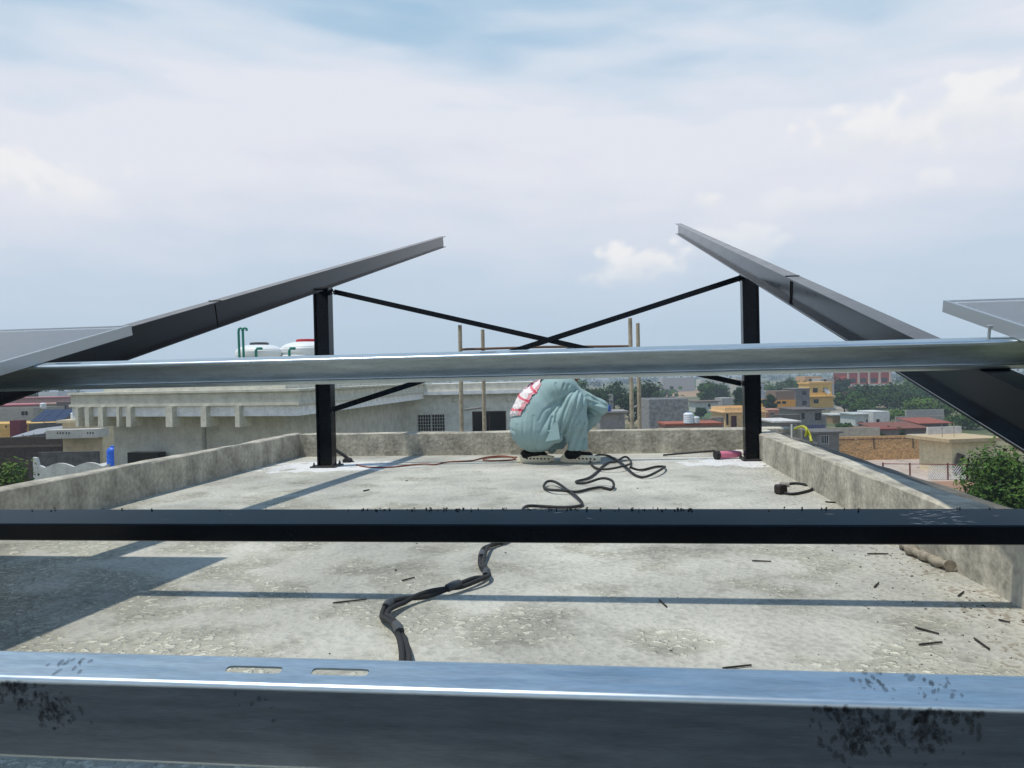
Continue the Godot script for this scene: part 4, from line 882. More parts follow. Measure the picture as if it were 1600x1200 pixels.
func trees() -> void:
	var dkg := Color(0.026, 0.055, 0.018); var mid := Color(0.045, 0.088, 0.022); var lit := Color(0.08, 0.14, 0.03)
	# near ones
	tree("leafy_tree", "leafy bright green tree top rising beside the right parapet", 1583, 686, 27.0, 5.4, 0.085, 19000, Color(0.060, 0.115, 0.028), 91, {"clumps": 60, "low": 0.3})
	tree("leafy_bush", "sprawling light green bush below the brown wall at the left", 5, 712, 27.0, 4.0, 0.085, 8000, Color(0.075, 0.125, 0.035), 92, {"clumps": 45, "low": 0.3, "cat": "bush"})
	# middle and far: u, v_top, distance, width, tone, extra
	var a := [
		[928, 597, 150, 8.0, dkg, "dark tree left of the worker's elbow, beyond the shed"], [905, 592, 185, 9, mid, "rounded tree half hidden behind the worker's arm"], [958, 592, 170, 11.0, dkg, "broad dark tree behind the right scaffold poles"], [985, 604, 140, 7.0, dkg, "dark tree between the scaffold poles and the grey block"], [1010, 590, 180, 10.0, dkg, "tall dark tree left of the tan field"],
		[1105, 594, 210, 8.0, mid, "green tree at the edge of the tan field"], [1122, 594, 220, 9.0, mid, "green tree under the brace end by the right post"], [1153, 600, 150, 3.2, dkg, "slim dark cypress left of the right post"], [1200, 612, 150, 3.6, dkg, "small dark round tree right of the right post"], [1212, 592, 260, 8.0, mid, "far green tree behind the pale grey house"],
		[1242, 592, 230, 10.0, mid, "wide green tree behind the grey and yellow houses"], [1312, 585, 240, 8.0, dkg, "dark tree between the peach and orange buildings"], [1318, 608, 165, 5.5, mid, "green shrub tree beside the yellow house and the road"], [1345, 596, 185, 13.0, dkg, "broad dark tree below the orange building"], [1385, 594, 190, 14.0, mid, "large green tree right of the orange building's foot"], [1425, 590, 200, 15.0, mid, "large spreading green tree before the right rafter"], [1465, 598, 190, 12.0, dkg, "dark tree against the right rafter"],
		[1500, 612, 175, 14.0, mid, "green tree under the right rafter, behind the block walls"], [1540, 618, 170, 14.0, dkg, "dark tree farther right under the right rafter"], [1510, 645, 120, 8.0, mid, "bushy tree behind the cream hut"], [1350, 606, 170, 9.0, mid, "green tree in front of the orange building's left half"], [1405, 606, 168, 11.0, dkg, "dark green tree in front of the orange building's right half"],
		[1347, 623, 150, 6.5, mid, "round olive bush tree above the white houses"], [1442, 617, 150, 9.0, lit, "bright green tree above the grey block wall"], [1470, 628, 140, 7.0, mid, "green tree behind the taller block wall"], [1400, 640, 140, 5.0, lit, "light green bush left of the grey block wall"],
		[1395, 666, 100, 3.6, dkg, "dark bush in front of the red-roofed houses"], [1320, 660, 115, 3.5, mid, "small bush before the tan house"], [1372, 668, 96, 1.8, dkg, "small dark shrub by the dull red roof"], [1094, 634, 165, 3.0, dkg, "small dark shrub left of the white house door"], [1124, 634, 165, 2.6, dkg, "small dark shrub right of the low white house"], [1226, 640, 125, 4.0, lit, "light green shrub below the amber house"], [1205, 660, 95, 1.8, mid, "little shrub left of the garage"],
		[35, 604, 220, 14.0, dkg, "dark tree mass at the far left above the pink roofs"], [100, 603, 230, 10.0, dkg, "dark tree beside the far white house"], [70, 600, 260, 12.0, dkg, "dark tree behind the far white house"]]
	var i := 0
	for q in a:
		var h: float = WT(q[0], q[1], q[2]).y - GROUND
		tree("tree" if h > 3.5 else "shrub", q[5], q[0], q[1], q[2], q[3], clampf(q[2] * 0.0022, 0.16, 0.5), 1500, q[4], 100 + i, {"low": 0.12, "clumps": 22, "cone": 0.6 if q[3] < 3.3 and q[2] == 150 else 0.25, "cat": "tree" if h > 3.5 else "shrub"})
		i += 1
	# scattered far growth across the plain
	var m := M.new(); rng.seed = 8
	for k in 420:
		var d := rng.randf_range(320, 1500); var az := rng.randf_range(-0.75, 0.85)
		var p := Vector3(sin(az - 0.1) * d, GROUND, -cos(az - 0.1) * d)
		var r := rng.randf_range(1.5, 5.0) * (1.0 + d / 1200.0)
		var tone: Color = [dkg, mid, lit][rng.randi() % 3]
		for s in 46:
			var e := Vector3(rng.randfn(), absf(rng.randfn()) * 0.7, rng.randfn()) * 0.55
			var nn := Vector3(rng.randfn(), rng.randf() + 0.3, rng.randfn()).normalized(); var x := nn.cross(Vector3(0.3, 0.2, 1)).normalized(); var y := nn.cross(x)
			var f := rng.randf_range(0.7, 1.3); m.col = Color(tone.r * f, tone.g * f, tone.b * f)
			var c := p + e * r; var sz := r * 0.22; m.quad(c - x * sz, c + y * sz, c + x * sz, c - y * sz)
	var fs := part(self, "far_scrub", m.mesh(true), MC.leaf); tag(fs, "scattered far trees and scrub over the plain", "vegetation"); fs.set_meta("kind", "stuff")

# ---------------------------------------------------------------- loose things on the roof
func smooth(pts: Array, per := 6) -> Array:
	var c := Curve3D.new(); var out := []
	for i in pts.size():
		var d: Vector3 = (pts[mini(i + 1, pts.size() - 1)] - pts[maxi(i - 1, 0)]) / 6.0
		c.add_point(pts[i], -d, d)
	for i in pts.size() - 1:
		for s in per: out.append(c.sample(i, float(s) / per))
	out.append(pts[-1])
	for it in 4:                                                    # round off the corners
		var o := out.duplicate()
		for i in range(1, out.size() - 1): o[i] = out[i] * 0.4 + (out[i - 1] + out[i + 1]) * 0.3
		out = o
	return out
func floor_path(px: Array, r: float, lift := 0.0, seed_ := 1) -> Array:
	var o := []; var n := nz(seed_, 0.35, 1)
	for i in px.size():
		var p := G(px[i][0], px[i][1], r); p.y = r + lift * maxf(0.0, n.get_noise_1d(i * 2.0)) * 2.0; o.append(p)
	return smooth(o)

func litter() -> void:
	# welding cable: loops by the worker, then a taped pair running to the near purlin
	var far := [[816, 803], [824, 794], [844, 791], [880, 793], [904, 791], [910, 786], [898, 776], [888, 767], [870, 758], [856, 756], [849, 761], [860, 768], [880, 770], [900, 769], [920, 764], [940, 761], [957, 765], [958, 759], [940, 756], [916, 755], [900, 754], [904, 751], [920, 747], [932, 738], [942, 728], [952, 722], [962, 722], [976, 716], [984, 718], [986, 724], [978, 733], [956, 736], [936, 734], [924, 726], [923, 718], [932, 711], [948, 711], [962, 718], [974, 729], [990, 741], [1006, 746], [1024, 743], [1038, 735], [1038, 729], [1024, 729], [1000, 735], [984, 736]]
	var near := [[627, 1060], [629, 1035], [625, 1005], [614, 982], [600, 970], [597, 962], [604, 954], [630, 943], [668, 932], [710, 922], [742, 910], [758, 902], [757, 895], [751, 886], [750, 874], [754, 860], [764, 853], [790, 845], [806, 825], [816, 803]]
	var cb := thing("welding_cable", "thick black welding cable looped on the roof by the worker", "cable", G(816, 803))
	var off := -cb.position
	var m := M.new(); var pts := []
	for p in floor_path(near + far.slice(1), 0.011, 0.02, 3): pts.append(p + off)
	m.tube(pts, 0.008, 9); part(cb, "cable", m, MC.rubber)
	m = M.new(); var k := 0; var second := []
	for p in floor_path(near, 0.011, 0.0, 4):
		var s := sin(k * 0.23) * 0.013; second.append(p + off + Vector3(0.012 + s * 0.6, 0.006 + absf(s) * 0.5, s)); k += 1
	m.tube(second, 0.0075, 8); part(cb, "second_strand", m, MC.rubber)
	for i in [14, 34, 52, 66, 84, 100]:                                 # tape round the pair
		m = M.new(); var a: Vector3 = pts[i]; var b: Vector3 = pts[i + 3]; m.tube([a + Vector3(0.005, 0.004, 0), (a + b) / 2 + Vector3(0.006, 0.006, 0), b + Vector3(0.005, 0.004, 0)], [0.0125, 0.0135, 0.012], 9); part(cb, "tape", m, flat(Color(0.24, 0.25, 0.26), 0.5))
	# thin orange lead
	m = M.new(); var w0 := G(560, 727); var o2 := []
	for p in floor_path([[557, 726], [575, 730], [612, 730], [635, 727], [665, 725.5], [680, 726], [700, 722], [737, 720], [755, 715], [782, 712], [800, 714], [805, 718], [775, 720], [755, 721], [760, 716], [785, 714], [815, 716]], 0.006, 0.006, 9): o2.append(p - w0)
	m.tube(o2, 0.0055, 7); solo("orange_lead", "thin orange-brown lead running from the left post to the worker", "cable", m, flat(Color(0.50, 0.27, 0.17), 0.6), w0)
	# electrode holder leaning on the left post
	var eh := thing("electrode_holder", "black electrode holder leaning against the foot of the left post", "tool", G(545, 722))
	var z := G(545, 722).z; var a := WZ(524, 703, z) - eh.position; var b := WZ(538, 712, z) - eh.position; var c := WZ(553, 724, z) - eh.position
	m = M.new(); m.tube(smooth([a, a.lerp(b, 0.5), b, c]), 0.014, 8); part(eh, "handle", m, MC.rubber)
	m = M.new(); m.cbox(b.lerp(c, 0.5) + Vector3(-0.01, -0.012, 0.01), Vector3(0.06, 0.05, 0.07), 0.012); part(eh, "clamp", m, MC.rubber)
	# short lead with a plug
	var pl := thing("plug_lead", "short dark lead with a square plug curled on the roof", "plug", G(1220, 772))
	m = M.new(); var o3 := []
	for p in floor_path([[1224, 770], [1238, 772], [1255, 769], [1268, 765], [1269, 761], [1258, 757], [1244, 755], [1232, 756]], 0.008): o3.append(p - pl.position)
	m.tube(o3, 0.0075, 8); part(pl, "lead", m, MC.rubber)
	m = M.new(); m.cbox(Vector3(0, 0.026, 0.0), Vector3(0.05, 0.05, 0.045), 0.008, Basis(Vector3.UP, 0.5)); part(pl, "plug", m, flat(Color(0.16, 0.12, 0.11), 0.7))
	m = M.new(); m.tube([G(1233, 757, 0.012) - pl.position, G(1219, 757, 0.012) - pl.position], [0.014, 0.017], 8); part(pl, "connector", m, flat(Color(0.55, 0.53, 0.5), 0.6))
	# pink roll, white bag and iron rod by the far parapet
	var pk := thing("pink_roll", "pink plastic roll lying against the far parapet beside the right post", "roll", G(1138, 711))
	var e0 := G(1121, 711, 0.034) - pk.position; var e1 := G(1157, 709, 0.034) - pk.position
	m = M.new(); m.tube([e0, e0.lerp(e1, 0.3), e0.lerp(e1, 0.8), e1], [0.027, 0.029, 0.027, 0.019], 14); part(pk, "roll", m, flat(Color(0.82, 0.46, 0.56), 0.55))
	m = M.new(); m.tube([e0 - (e1 - e0).normalized() * 0.02, e0 + (e1 - e0).normalized() * 0.012], 0.033, 14); part(pk, "end_ring", m, MC.rubber)
	m = M.new(); var r0 := G(1036, 711, 0.012); m.tube([Vector3.ZERO, WZ(1118, 704, r0.z + 0.02) - r0], 0.008, 7); solo("iron_rod", "thin dark iron rod on the roof left of the pink roll", "rod", m, flat(Color(0.12, 0.11, 0.11), 0.6), r0)
	m = M.new(); var nb := nz(3, 9.0, 3); var bc := G(1155, 710); var prof := []
	for j in 9:
		for i in 16:
			var f := func(ii, jj):
				var th: float = PI / 2 * jj / 9.0; var ph: float = TAU * ii / 16.0; var d := Vector3(cos(th) * cos(ph), sin(th), cos(th) * sin(ph))
				return Vector3(d.x * 0.07, d.y * 0.038, d.z * 0.05) * (1.0 + 0.35 * nb.get_noise_3dv(d))
			m.quad(f.call(i, j), f.call(i + 1, j), f.call(i + 1, j + 1), f.call(i, j + 1))
	solo("cement_bag", "crumpled white bag of cement between the pink roll and the right post", "bag", m, flat(Color(0.82, 0.81, 0.78), 0.9), bc)
	# yellow hose and a white stub on the right parapet
	var hose := thing("yellow_hose", "yellow hose ends arching from the right parapet", "hose", WX(1262, 690, 1.24))
	for q in [[[1242, 670], [1250, 667], [1258, 668], [1264, 676], [1268, 690]], [[1244, 669], [1254, 666], [1261, 671], [1259, 681]]]:
		m = M.new(); var o4 := []
		for s in q: o4.append(WX(s[0], s[1], 1.24 + 0.02 * (q.size() - 4)) - hose.position)
		m.tube(smooth(o4), 0.0085, 8); part(hose, "hose", m, flat(Color(0.66, 0.66, 0.12), 0.5))
	m = M.new(); var st := WX(1237, 680, 1.19); m.tube([Vector3(0, -0.02, 0), WX(1237, 663, 1.19) - st], 0.006, 6); solo("plastic_stub", "thin white plastic stub standing on the right parapet", "pipe", m, flat(Color(0.8, 0.8, 0.8), 0.5), st)
	# branch-like roll of rag against the right parapet
	var rg := thing("rag_roll", "long dirty rolled rag lying along the foot of the right parapet", "rag", G(1455, 872))
	m = M.new(); var o5 := []
	for s in [[1408, 846], [1420, 858], [1440, 866], [1462, 876], [1484, 884]]: o5.append(G(s[0], s[1], 0.02) - rg.position)
	var rag := smooth(o5); var rad := []
	for i in rag.size(): rag[i] += Vector3(sin(i * 1.7) * 0.003, sin(i * 0.9) * 0.002, cos(i * 1.3) * 0.003); rad.append(0.0145 + 0.0035 * sin(i * 1.1) + 0.002 * sin(i * 2.7))
	m.tube(rag, rad, 9); part(rg, "roll", m, plaster(Color(0.66, 0.62, 0.55), 4.0, 1))
	m = M.new(); var o6 := []
	for s in [[1484, 884], [1498, 885], [1510, 893], [1522, 900]]: o6.append(G(s[0], s[1], 0.01) - rg.position)
	m.tube(smooth(o6), [0.012, 0.011, 0.01, 0.01, 0.01, 0.009, 0.009, 0.009, 0.008, 0.008, 0.007, 0.007, 0.007, 0.006, 0.006, 0.005, 0.005, 0.005, 0.005], 7); part(rg, "loose_end", m, plaster(Color(0.33, 0.29, 0.24), 4.0, 1))
	# burnt electrode stubs
	for q in [[1129, 1044, 1174, 1039], [1436, 1007, 1472, 1003], [1430, 980, 1467, 990], [1522, 997, 1546, 1014], [520, 942, 574, 936], [1030, 937, 1042, 948], [1175, 876, 1205, 877], [628, 907, 648, 902], [1355, 865, 1388, 865], [1366, 917, 1373, 910], [1290, 784, 1320, 786], [568, 767, 577, 765], [1497, 931, 1506, 924], [1252, 719, 1270, 722], [1560, 968, 1578, 972]]:
		m = M.new(); var p0 := G(q[0], q[1], 0.004); var p1 := G(q[2], q[3], 0.004); m.tube([Vector3.ZERO, (p1 - p0) * 0.15, p1 - p0], [0.0022, 0.0027, 0.0021] if q[1] > 850 else [0.0042, 0.0042, 0.0035], 7)
		solo("electrode_stub", "burnt dark welding electrode stub lying on the bare roof", "electrode stub", m, flat(Color(0.16, 0.14, 0.12), 0.8), p0, "electrode stubs on the roof")
	m = M.new(); rng.seed = 12
	for i in 500:
		var x := 1.06 - absf(rng.randfn()) * 0.22 if i % 3 else rng.randf_range(-2.6, 1.0); var zz := rng.randf_range(-6.3, -0.8) if i % 3 == 0 else rng.randf_range(-3.6, -1.4)
		if x < -2.7: continue
		var s := rng.randf_range(0.001, 0.0035) * (1.0 if rng.randf() < 0.93 else 2.0)
		m.col = Color(0.05, 0.045, 0.04) if rng.randf() < 0.6 else Color(0.28, 0.26, 0.23)
		m.box(Vector3(x, s * 0.3, zz), Vector3(s * rng.randf_range(0.8, 2.5), s * 0.7, s), Basis(Vector3.UP, rng.randf() * 6.0))
	var gr := part(self, "grit", m.mesh(true), MC.vc); tag(gr, "loose dark grit and crumbs over the roof", "grit"); gr.set_meta("kind", "stuff")

# ---------------------------------------------------------------- the worker
# bones: [a, b, ra, rb]; distance to tapered capsules joined smoothly, meshed as surface nets
func cap(p: Vector3, q: Array) -> float:
	var a: Vector3 = q[0]; var ab: Vector3 = q[1] - a
	var t := clampf((p - a).dot(ab) / maxf(ab.length_squared(), 1e-9), 0, 1)
	return (p - a - ab * t).length() - lerpf(q[2], q[3], t)
func field(p: Vector3, bones: Array, k: float) -> float:
	var d := 1.0
	for q in bones:
		var e := cap(p, q); var hh := maxf(k - absf(d - e), 0.0) / k
		d = minf(d, e) - hh * hh * k * 0.25
	return d
func nets(m: M, bones: Array, cell: float, k: float, fold = null) -> void:
	var lo := Vector3.INF; var hi := -Vector3.INF
	for q in bones:
		for e in 2:
			lo = lo.min(q[e] - Vector3.ONE * (q[2 + e] + k)); hi = hi.max(q[e] + Vector3.ONE * (q[2 + e] + k))
	var nx := int((hi.x - lo.x) / cell) + 3; var ny := int((hi.y - lo.y) / cell) + 3; var nzz := int((hi.z - lo.z) / cell) + 3
	var f := PackedFloat32Array(); f.resize(nx * ny * nzz); f.fill(1.0)
	for q in bones:
		var r: float = maxf(q[2], q[3]) + k + cell
		var bl: Vector3 = (q[0].min(q[1]) - Vector3.ONE * r - lo) / cell; var bh: Vector3 = (q[0].max(q[1]) + Vector3.ONE * r - lo) / cell
		var a: Vector3 = q[0]; var ab: Vector3 = q[1] - a; var il := 1.0 / maxf(ab.length_squared(), 1e-9); var ra: float = q[2]; var dr: float = q[3] - ra
		for z in range(maxi(0, int(bl.z)), mini(nzz, int(bh.z) + 2)):
			for y in range(maxi(0, int(bl.y)), mini(ny, int(bh.y) + 2)):
				for x in range(maxi(0, int(bl.x)), mini(nx, int(bh.x) + 2)):
					var p := lo + Vector3(x, y, z) * cell - a
					var t := clampf(p.dot(ab) * il, 0, 1)
					var e := (p - ab * t).length() - ra - dr * t
					var i := (z * ny + y) * nx + x; var d := f[i]; var hh := maxf(k - absf(d - e), 0.0) / k
					f[i] = minf(d, e) - hh * hh * k * 0.25
	if fold != null:
		for z in nzz:
			for y in ny:
				for x in nx:
					var i := (z * ny + y) * nx + x
					if absf(f[i]) < 0.05: f[i] += fold.call(lo + Vector3(x, y, z) * cell)
	var at := {}; var ps := PackedVector3Array(); var ns := PackedVector3Array()
	var sx := 1; var sy := nx; var sz := nx * ny
	for z in nzz - 1:
		for y in ny - 1:
			for x in nx - 1:
				var i := (z * ny + y) * nx + x
				var v := [f[i], f[i + sx], f[i + sy], f[i + sx + sy], f[i + sz], f[i + sx + sz], f[i + sy + sz], f[i + sx + sy + sz]]
				var neg := 0
				for q in v: neg += 1 if q < 0 else 0
				if neg == 0 or neg == 8: continue
				var s := Vector3.ZERO; var c := 0
				for e in [[0, 1], [2, 3], [4, 5], [6, 7], [0, 2], [1, 3], [4, 6], [5, 7], [0, 4], [1, 5], [2, 6], [3, 7]]:
					var a: float = v[e[0]]; var b: float = v[e[1]]
					if (a < 0) != (b < 0):
						var t := a / (a - b); var p0 := Vector3(e[0] & 1, (e[0] >> 1) & 1, e[0] >> 2); var p1 := Vector3(e[1] & 1, (e[1] >> 1) & 1, e[1] >> 2)
						s += p0.lerp(p1, t); c += 1
				at[i] = ps.size(); ps.append(lo + (Vector3(x, y, z) + s / c) * cell)
				ns.append(Vector3(v[1] + v[3] + v[5] + v[7] - v[0] - v[2] - v[4] - v[6], v[2] + v[3] + v[6] + v[7] - v[0] - v[1] - v[4] - v[5], v[4] + v[5] + v[6] + v[7] - v[0] - v[1] - v[2] - v[3]).normalized())
	for i in at:
		for e in [[sx, sy, sz], [sy, sz, sx], [sz, sx, sy]]:
			var j: int = i + e[0]
			if j >= f.size() or (f[i] < 0) == (f[j] < 0): continue
			var q := [i, i - e[1], i - e[1] - e[2], i - e[2]]
			if not (at.has(q[1]) and at.has(q[2]) and at.has(q[3])): continue
			var w := [at[q[0]], at[q[1]], at[q[2]], at[q[3]]]
			var nn := (ps[w[2]] - ps[w[0]]).cross(ps[w[1]] - ps[w[0]])
			if nn.dot(ns[w[0]] + ns[w[2]]) < 0: w = [w[0], w[3], w[2], w[1]]
			m.qn(ps[w[0]], ps[w[1]], ps[w[2]], ps[w[3]], ns[w[0]], ns[w[1]], ns[w[2]], ns[w[3]])

var PO := Vector3()
func J(u, v, dz := 0.0) -> Vector3: return WZ(u, v, -5.92 + dz) - PO

func hand_bones(w: Vector3, d: Vector3, palm_n: Vector3, side: float) -> Array:
	# wrist, direction of the fingers, normal of the palm; fingers curl towards the palm
	var x := d.cross(palm_n).normalized() * side; var o := []
	var k := w + d * 0.085
	for i in 4: o.append([w + x * (i - 1.5) * 0.010, k + x * (i - 1.5) * 0.020, 0.015, 0.0105])
	for i in 4:
		var l: float = [0.036, 0.042, 0.039, 0.030][i]; var p := k + x * (i - 1.5) * 0.0205; var dd := d
		for s in 3:
			dd = (dd + palm_n * [0.35, 0.75, 0.8][s]).normalized(); var e: Vector3 = p + dd * l * [1.0, 0.72, 0.55][s]
			o.append([p, e, 0.0095 - s * 0.001, 0.009 - s * 0.001]); p = e
	var tp := w + d * 0.03 - x * 0.026; var t1 := tp + (d * 0.8 - x * 0.8 + palm_n * 0.5).normalized() * 0.038; var t2 := t1 + (d * 0.9 + palm_n * 0.9 + x * 0.2).normalized() * 0.03
	o.append([w - x * 0.004 + d * 0.012, tp, 0.014, 0.0125]); o.append([tp, t1, 0.0125, 0.0105]); o.append([t1, t2, 0.0105, 0.009])
	return o

func person() -> void:
	PO = WZ(860, 728, -5.92); PO.y = 0.0
	var n := thing("person", "person in pale teal clothes squatting by the far parapet, red-and-white scarf on back", "person", PO)
	PO = n.position
	var cloth := std(Color(0.585, 0.69, 0.695), 0.9)
	cloth.albedo_texture = mottle("cloth", 131, 0.93, 1.0, 0.02, 0.2, 1.0, 0.8); cloth.uv1_triplanar = true; cloth.uv1_scale = Vector3.ONE * 4.0
	cloth.rim_enabled = true; cloth.rim = 0.2
	var skin := std(Color(0.50, 0.34, 0.25), 0.55)
	# skeleton under the clothes: head, trunk, limbs, hands, feet in one mesh
	var head := J(893, 571, -0.05); var neck := J(884, 594, -0.04); var shR := J(880, 606, 0.11); var shL := J(880, 604, -0.20)
	var elR := J(937, 637, 0.02); var wrR := J(912, 668, -0.06); var elL := J(925, 650, -0.25); var wrL := J(902, 684, -0.18)
	var knR := J(900, 629, 0.15); var anR := J(897, 706, 0.06); var knL := J(888, 645, -0.22); var anL := J(838, 708, -0.02)
	var hip := J(842, 672, -0.03)
	var bm := M.new()
	nets(bm, [[hip, J(858, 630, -0.04), 0.12, 0.12], [J(858, 630, -0.04), neck, 0.12, 0.06], [neck, head, 0.052, 0.05], [shR, elR, 0.045, 0.036], [elR, wrR, 0.036, 0.026], [shL, elL, 0.045, 0.036], [elL, wrL, 0.036, 0.026], [shR, shL, 0.05, 0.05], [hip, knR, 0.08, 0.055], [knR, anR, 0.05, 0.036], [hip, knL, 0.08, 0.055], [knL, anL, 0.05, 0.036]], 0.016, 0.03)
	var fd := (J(925, 585, -0.05) - head).normalized(); var up := (head - neck).normalized(); up = (up - fd * up.dot(fd)).normalized(); var sd := fd.cross(up)
	var hb := [[head + up * 0.02 - fd * 0.015, head + up * 0.03 + fd * 0.02, 0.09, 0.078], [head - up * 0.03 + fd * 0.035, head - up * 0.075 + fd * 0.055, 0.062, 0.040], [head + fd * 0.085 + up * 0.01, head + fd * 0.107 - up * 0.025, 0.010, 0.015], [head + fd * 0.078 - up * 0.055, head + fd * 0.084 - up * 0.055, 0.022, 0.02]]
	for s in [-1, 1]:
		hb.append([head + sd * s * 0.075 + up * 0.012, head + sd * s * 0.083 - up * 0.022, 0.016, 0.012])
		hb.append([head + sd * s * 0.012 + fd * 0.088 + up * 0.03, head + sd * s * 0.045 + fd * 0.072 + up * 0.032, 0.012, 0.011])
	nets(bm, hb, 0.007, 0.018)
	nets(bm, hand_bones(wrR, (J(898, 690, -0.1) - wrR).normalized(), Vector3(-0.3, -0.6, -0.74).normalized(), 1.0), 0.004, 0.006)
	nets(bm, hand_bones(wrL, (J(890, 706, -0.12) - wrL).normalized(), Vector3(0.3, -0.4, 0.86).normalized(), -1.0), 0.004, 0.006)
	part(n, "body", bm, skin)
	for s in [-1, 1]:
		var em := M.new(); em.lathe([Vector2(0, -0.011), Vector2(0.008, -0.008), Vector2(0.011, 0), Vector2(0.008, 0.008), Vector2(0, 0.011)], head + sd * s * 0.030 + fd * 0.080 + up * 0.012, 10); part(n, "eye", em, flat(Color(0.75, 0.72, 0.68), 0.2))
	var hm := M.new(); nets(hm, [[head + up * 0.035 - fd * 0.03, head + up * 0.05 + fd * 0.01, 0.093, 0.082], [head - up * 0.02 - fd * 0.04, head - up * 0.04 - fd * 0.035, 0.075, 0.06]], 0.009, 0.02)
	part(n, "hair", hm, flat(Color(0.06, 0.05, 0.045), 0.6))
	# tunic
	var fa := nz(411, 8.0, 1); var fb := nz(412, 17.0, 1)
	var tunic := [[J(838, 666, -0.10), J(838, 666, 0.02), 0.185, 0.2], [J(843, 640, -0.11), J(846, 641, 0.02), 0.175, 0.185], [J(860, 618, -0.11), J(864, 622, 0.03), 0.14, 0.14], [shR, shL, 0.085, 0.085], [J(866, 612, 0.08), shR, 0.11, 0.085], [shR, elR, 0.070, 0.046], [elR, J(916, 664, -0.04), 0.050, 0.046], [shL, elL, 0.072, 0.054], [elL, wrL + (elL - wrL) * 0.15, 0.06, 0.042], [neck, J(880, 606, -0.04), 0.070, 0.10], [J(850, 690, 0.13), J(872, 684, 0.17), 0.055, 0.035]]
	# creases of the cloth as the photograph shows them: lines of pixels, each a valley with a soft shoulder on either side
	var crease := func(list: Array) -> Array:
		var o := []
		for l in list:
			for k in l.size() - 1:
				var a := J(l[k][0], l[k][1]); var b := J(l[k + 1][0], l[k + 1][1]); o.append([Vector2(a.x, a.y), Vector2(b.x, b.y)])
		return o
	var carve := func(p: Vector3, segs: Array, depth: float) -> float:
		var q := Vector2(p.x, p.y); var best := 1.0
		for e in segs: best = minf(best, q.distance_squared_to(Geometry2D.get_closest_point_to_segment(q, e[0], e[1])))
		return depth * exp(-best / 0.00010) - depth * 0.45 * exp(-best / 0.0009)
	var tc: Array = crease.call([[[875, 636], [861, 647], [853, 663], [845, 690]], [[872, 626], [853, 640], [846, 655]], [[868, 642], [858, 660], [856, 680]], [[871, 599], [877, 616]], [[884, 600], [880, 614]], [[891, 601], [884, 613]], [[919, 618], [947, 634]], [[918, 627], [942, 632]], [[916, 636], [934, 646]], [[824, 640], [822, 672], [828, 698]], [[838, 648], [836, 680], [842, 704]], [[812, 662], [814, 688]], [[797, 668], [806, 672]], [[796, 676], [808, 683]], [[799, 688], [812, 692]]])
	var folds := func(p: Vector3) -> float:
		if p.y < 0.088: return 1.0
		var a := fa.get_noise_3d(p.x * 0.9 + p.y * 0.55, p.y * 0.35 - p.x * 0.25, p.z)
		var calm := smoothstep(0.08, -0.05, p.x)                    # the cloth lies taut over the back
		var side: float = smoothstep(-0.06, 0.02, p.z)
		return absf(a) * 0.016 * (1.0 - 0.7 * calm) - 0.005 + (carve.call(p, tc, 0.015 - 0.009 * calm) * side if side > 0.0 else 0.0)
	var tm := M.new(); nets(tm, tunic, 0.0082, 0.05, folds)
	part(n, "tunic", tm, cloth)
	# trousers
	var tr := [[J(850, 676, 0.10), J(898, 634, 0.15), 0.115, 0.085], [J(898, 630, 0.15), J(899, 660, 0.13), 0.088, 0.083], [J(899, 660, 0.13), J(902, 700, 0.09), 0.083, 0.074], [J(846, 680, -0.12), knL, 0.11, 0.08], [knL, J(862, 702, -0.05), 0.095, 0.085]]
	var rc: Array = crease.call([[[900, 611], [892, 624], [885, 640], [877, 665], [873, 676]], [[907, 612], [901, 633], [893, 655], [884, 674]], [[913, 615], [911, 633], [901, 652], [895, 667]], [[888, 614], [880, 631], [873, 644], [870, 660], [872, 680]], [[907, 655], [896, 673], [887, 696]], [[914, 658], [905, 681], [898, 702]], [[914, 684], [910, 703]], [[866, 650], [862, 668]]])
	var tf := func(p: Vector3) -> float:
		if p.y < 0.098: return 1.0                                  # hem cut level
		var side: float = smoothstep(-0.02, 0.06, p.z)
		return fa.get_noise_3d(p.x * 0.8, p.y * 0.5, p.z * 0.8) * 0.008 + (carve.call(p, rc, 0.017) * side if side > 0.0 else 0.0)
	tm = M.new(); nets(tm, tr, 0.0078, 0.05, tf); part(n, "trousers", tm, cloth)
	# a flap of the tunic hanging over the thigh
	tm = M.new(); var fl := [J(866, 660, 0.235), J(852, 690, 0.255), J(875, 686, 0.262), J(872, 662, 0.245)]
	for s in [0.0, 0.006]: tm.quad(fl[0] + Vector3(0, 0, s), fl[1] + Vector3(0, 0, s), fl[2] + Vector3(0, 0, s), fl[3] + Vector3(0, 0, s))
	for i in 4: tm.quad(fl[i], fl[(i + 1) % 4], fl[(i + 1) % 4] + Vector3(0, 0, 0.006), fl[i] + Vector3(0, 0, 0.006))
	part(n, "side_flap", tm, cloth)
	# scarf: a strip laid on the back from the neck down, checked red and white
	var sm := M.new(); var rows := []; var ns2 := 56; var nw := 30; var sn := nz(77, 2.2, 2)
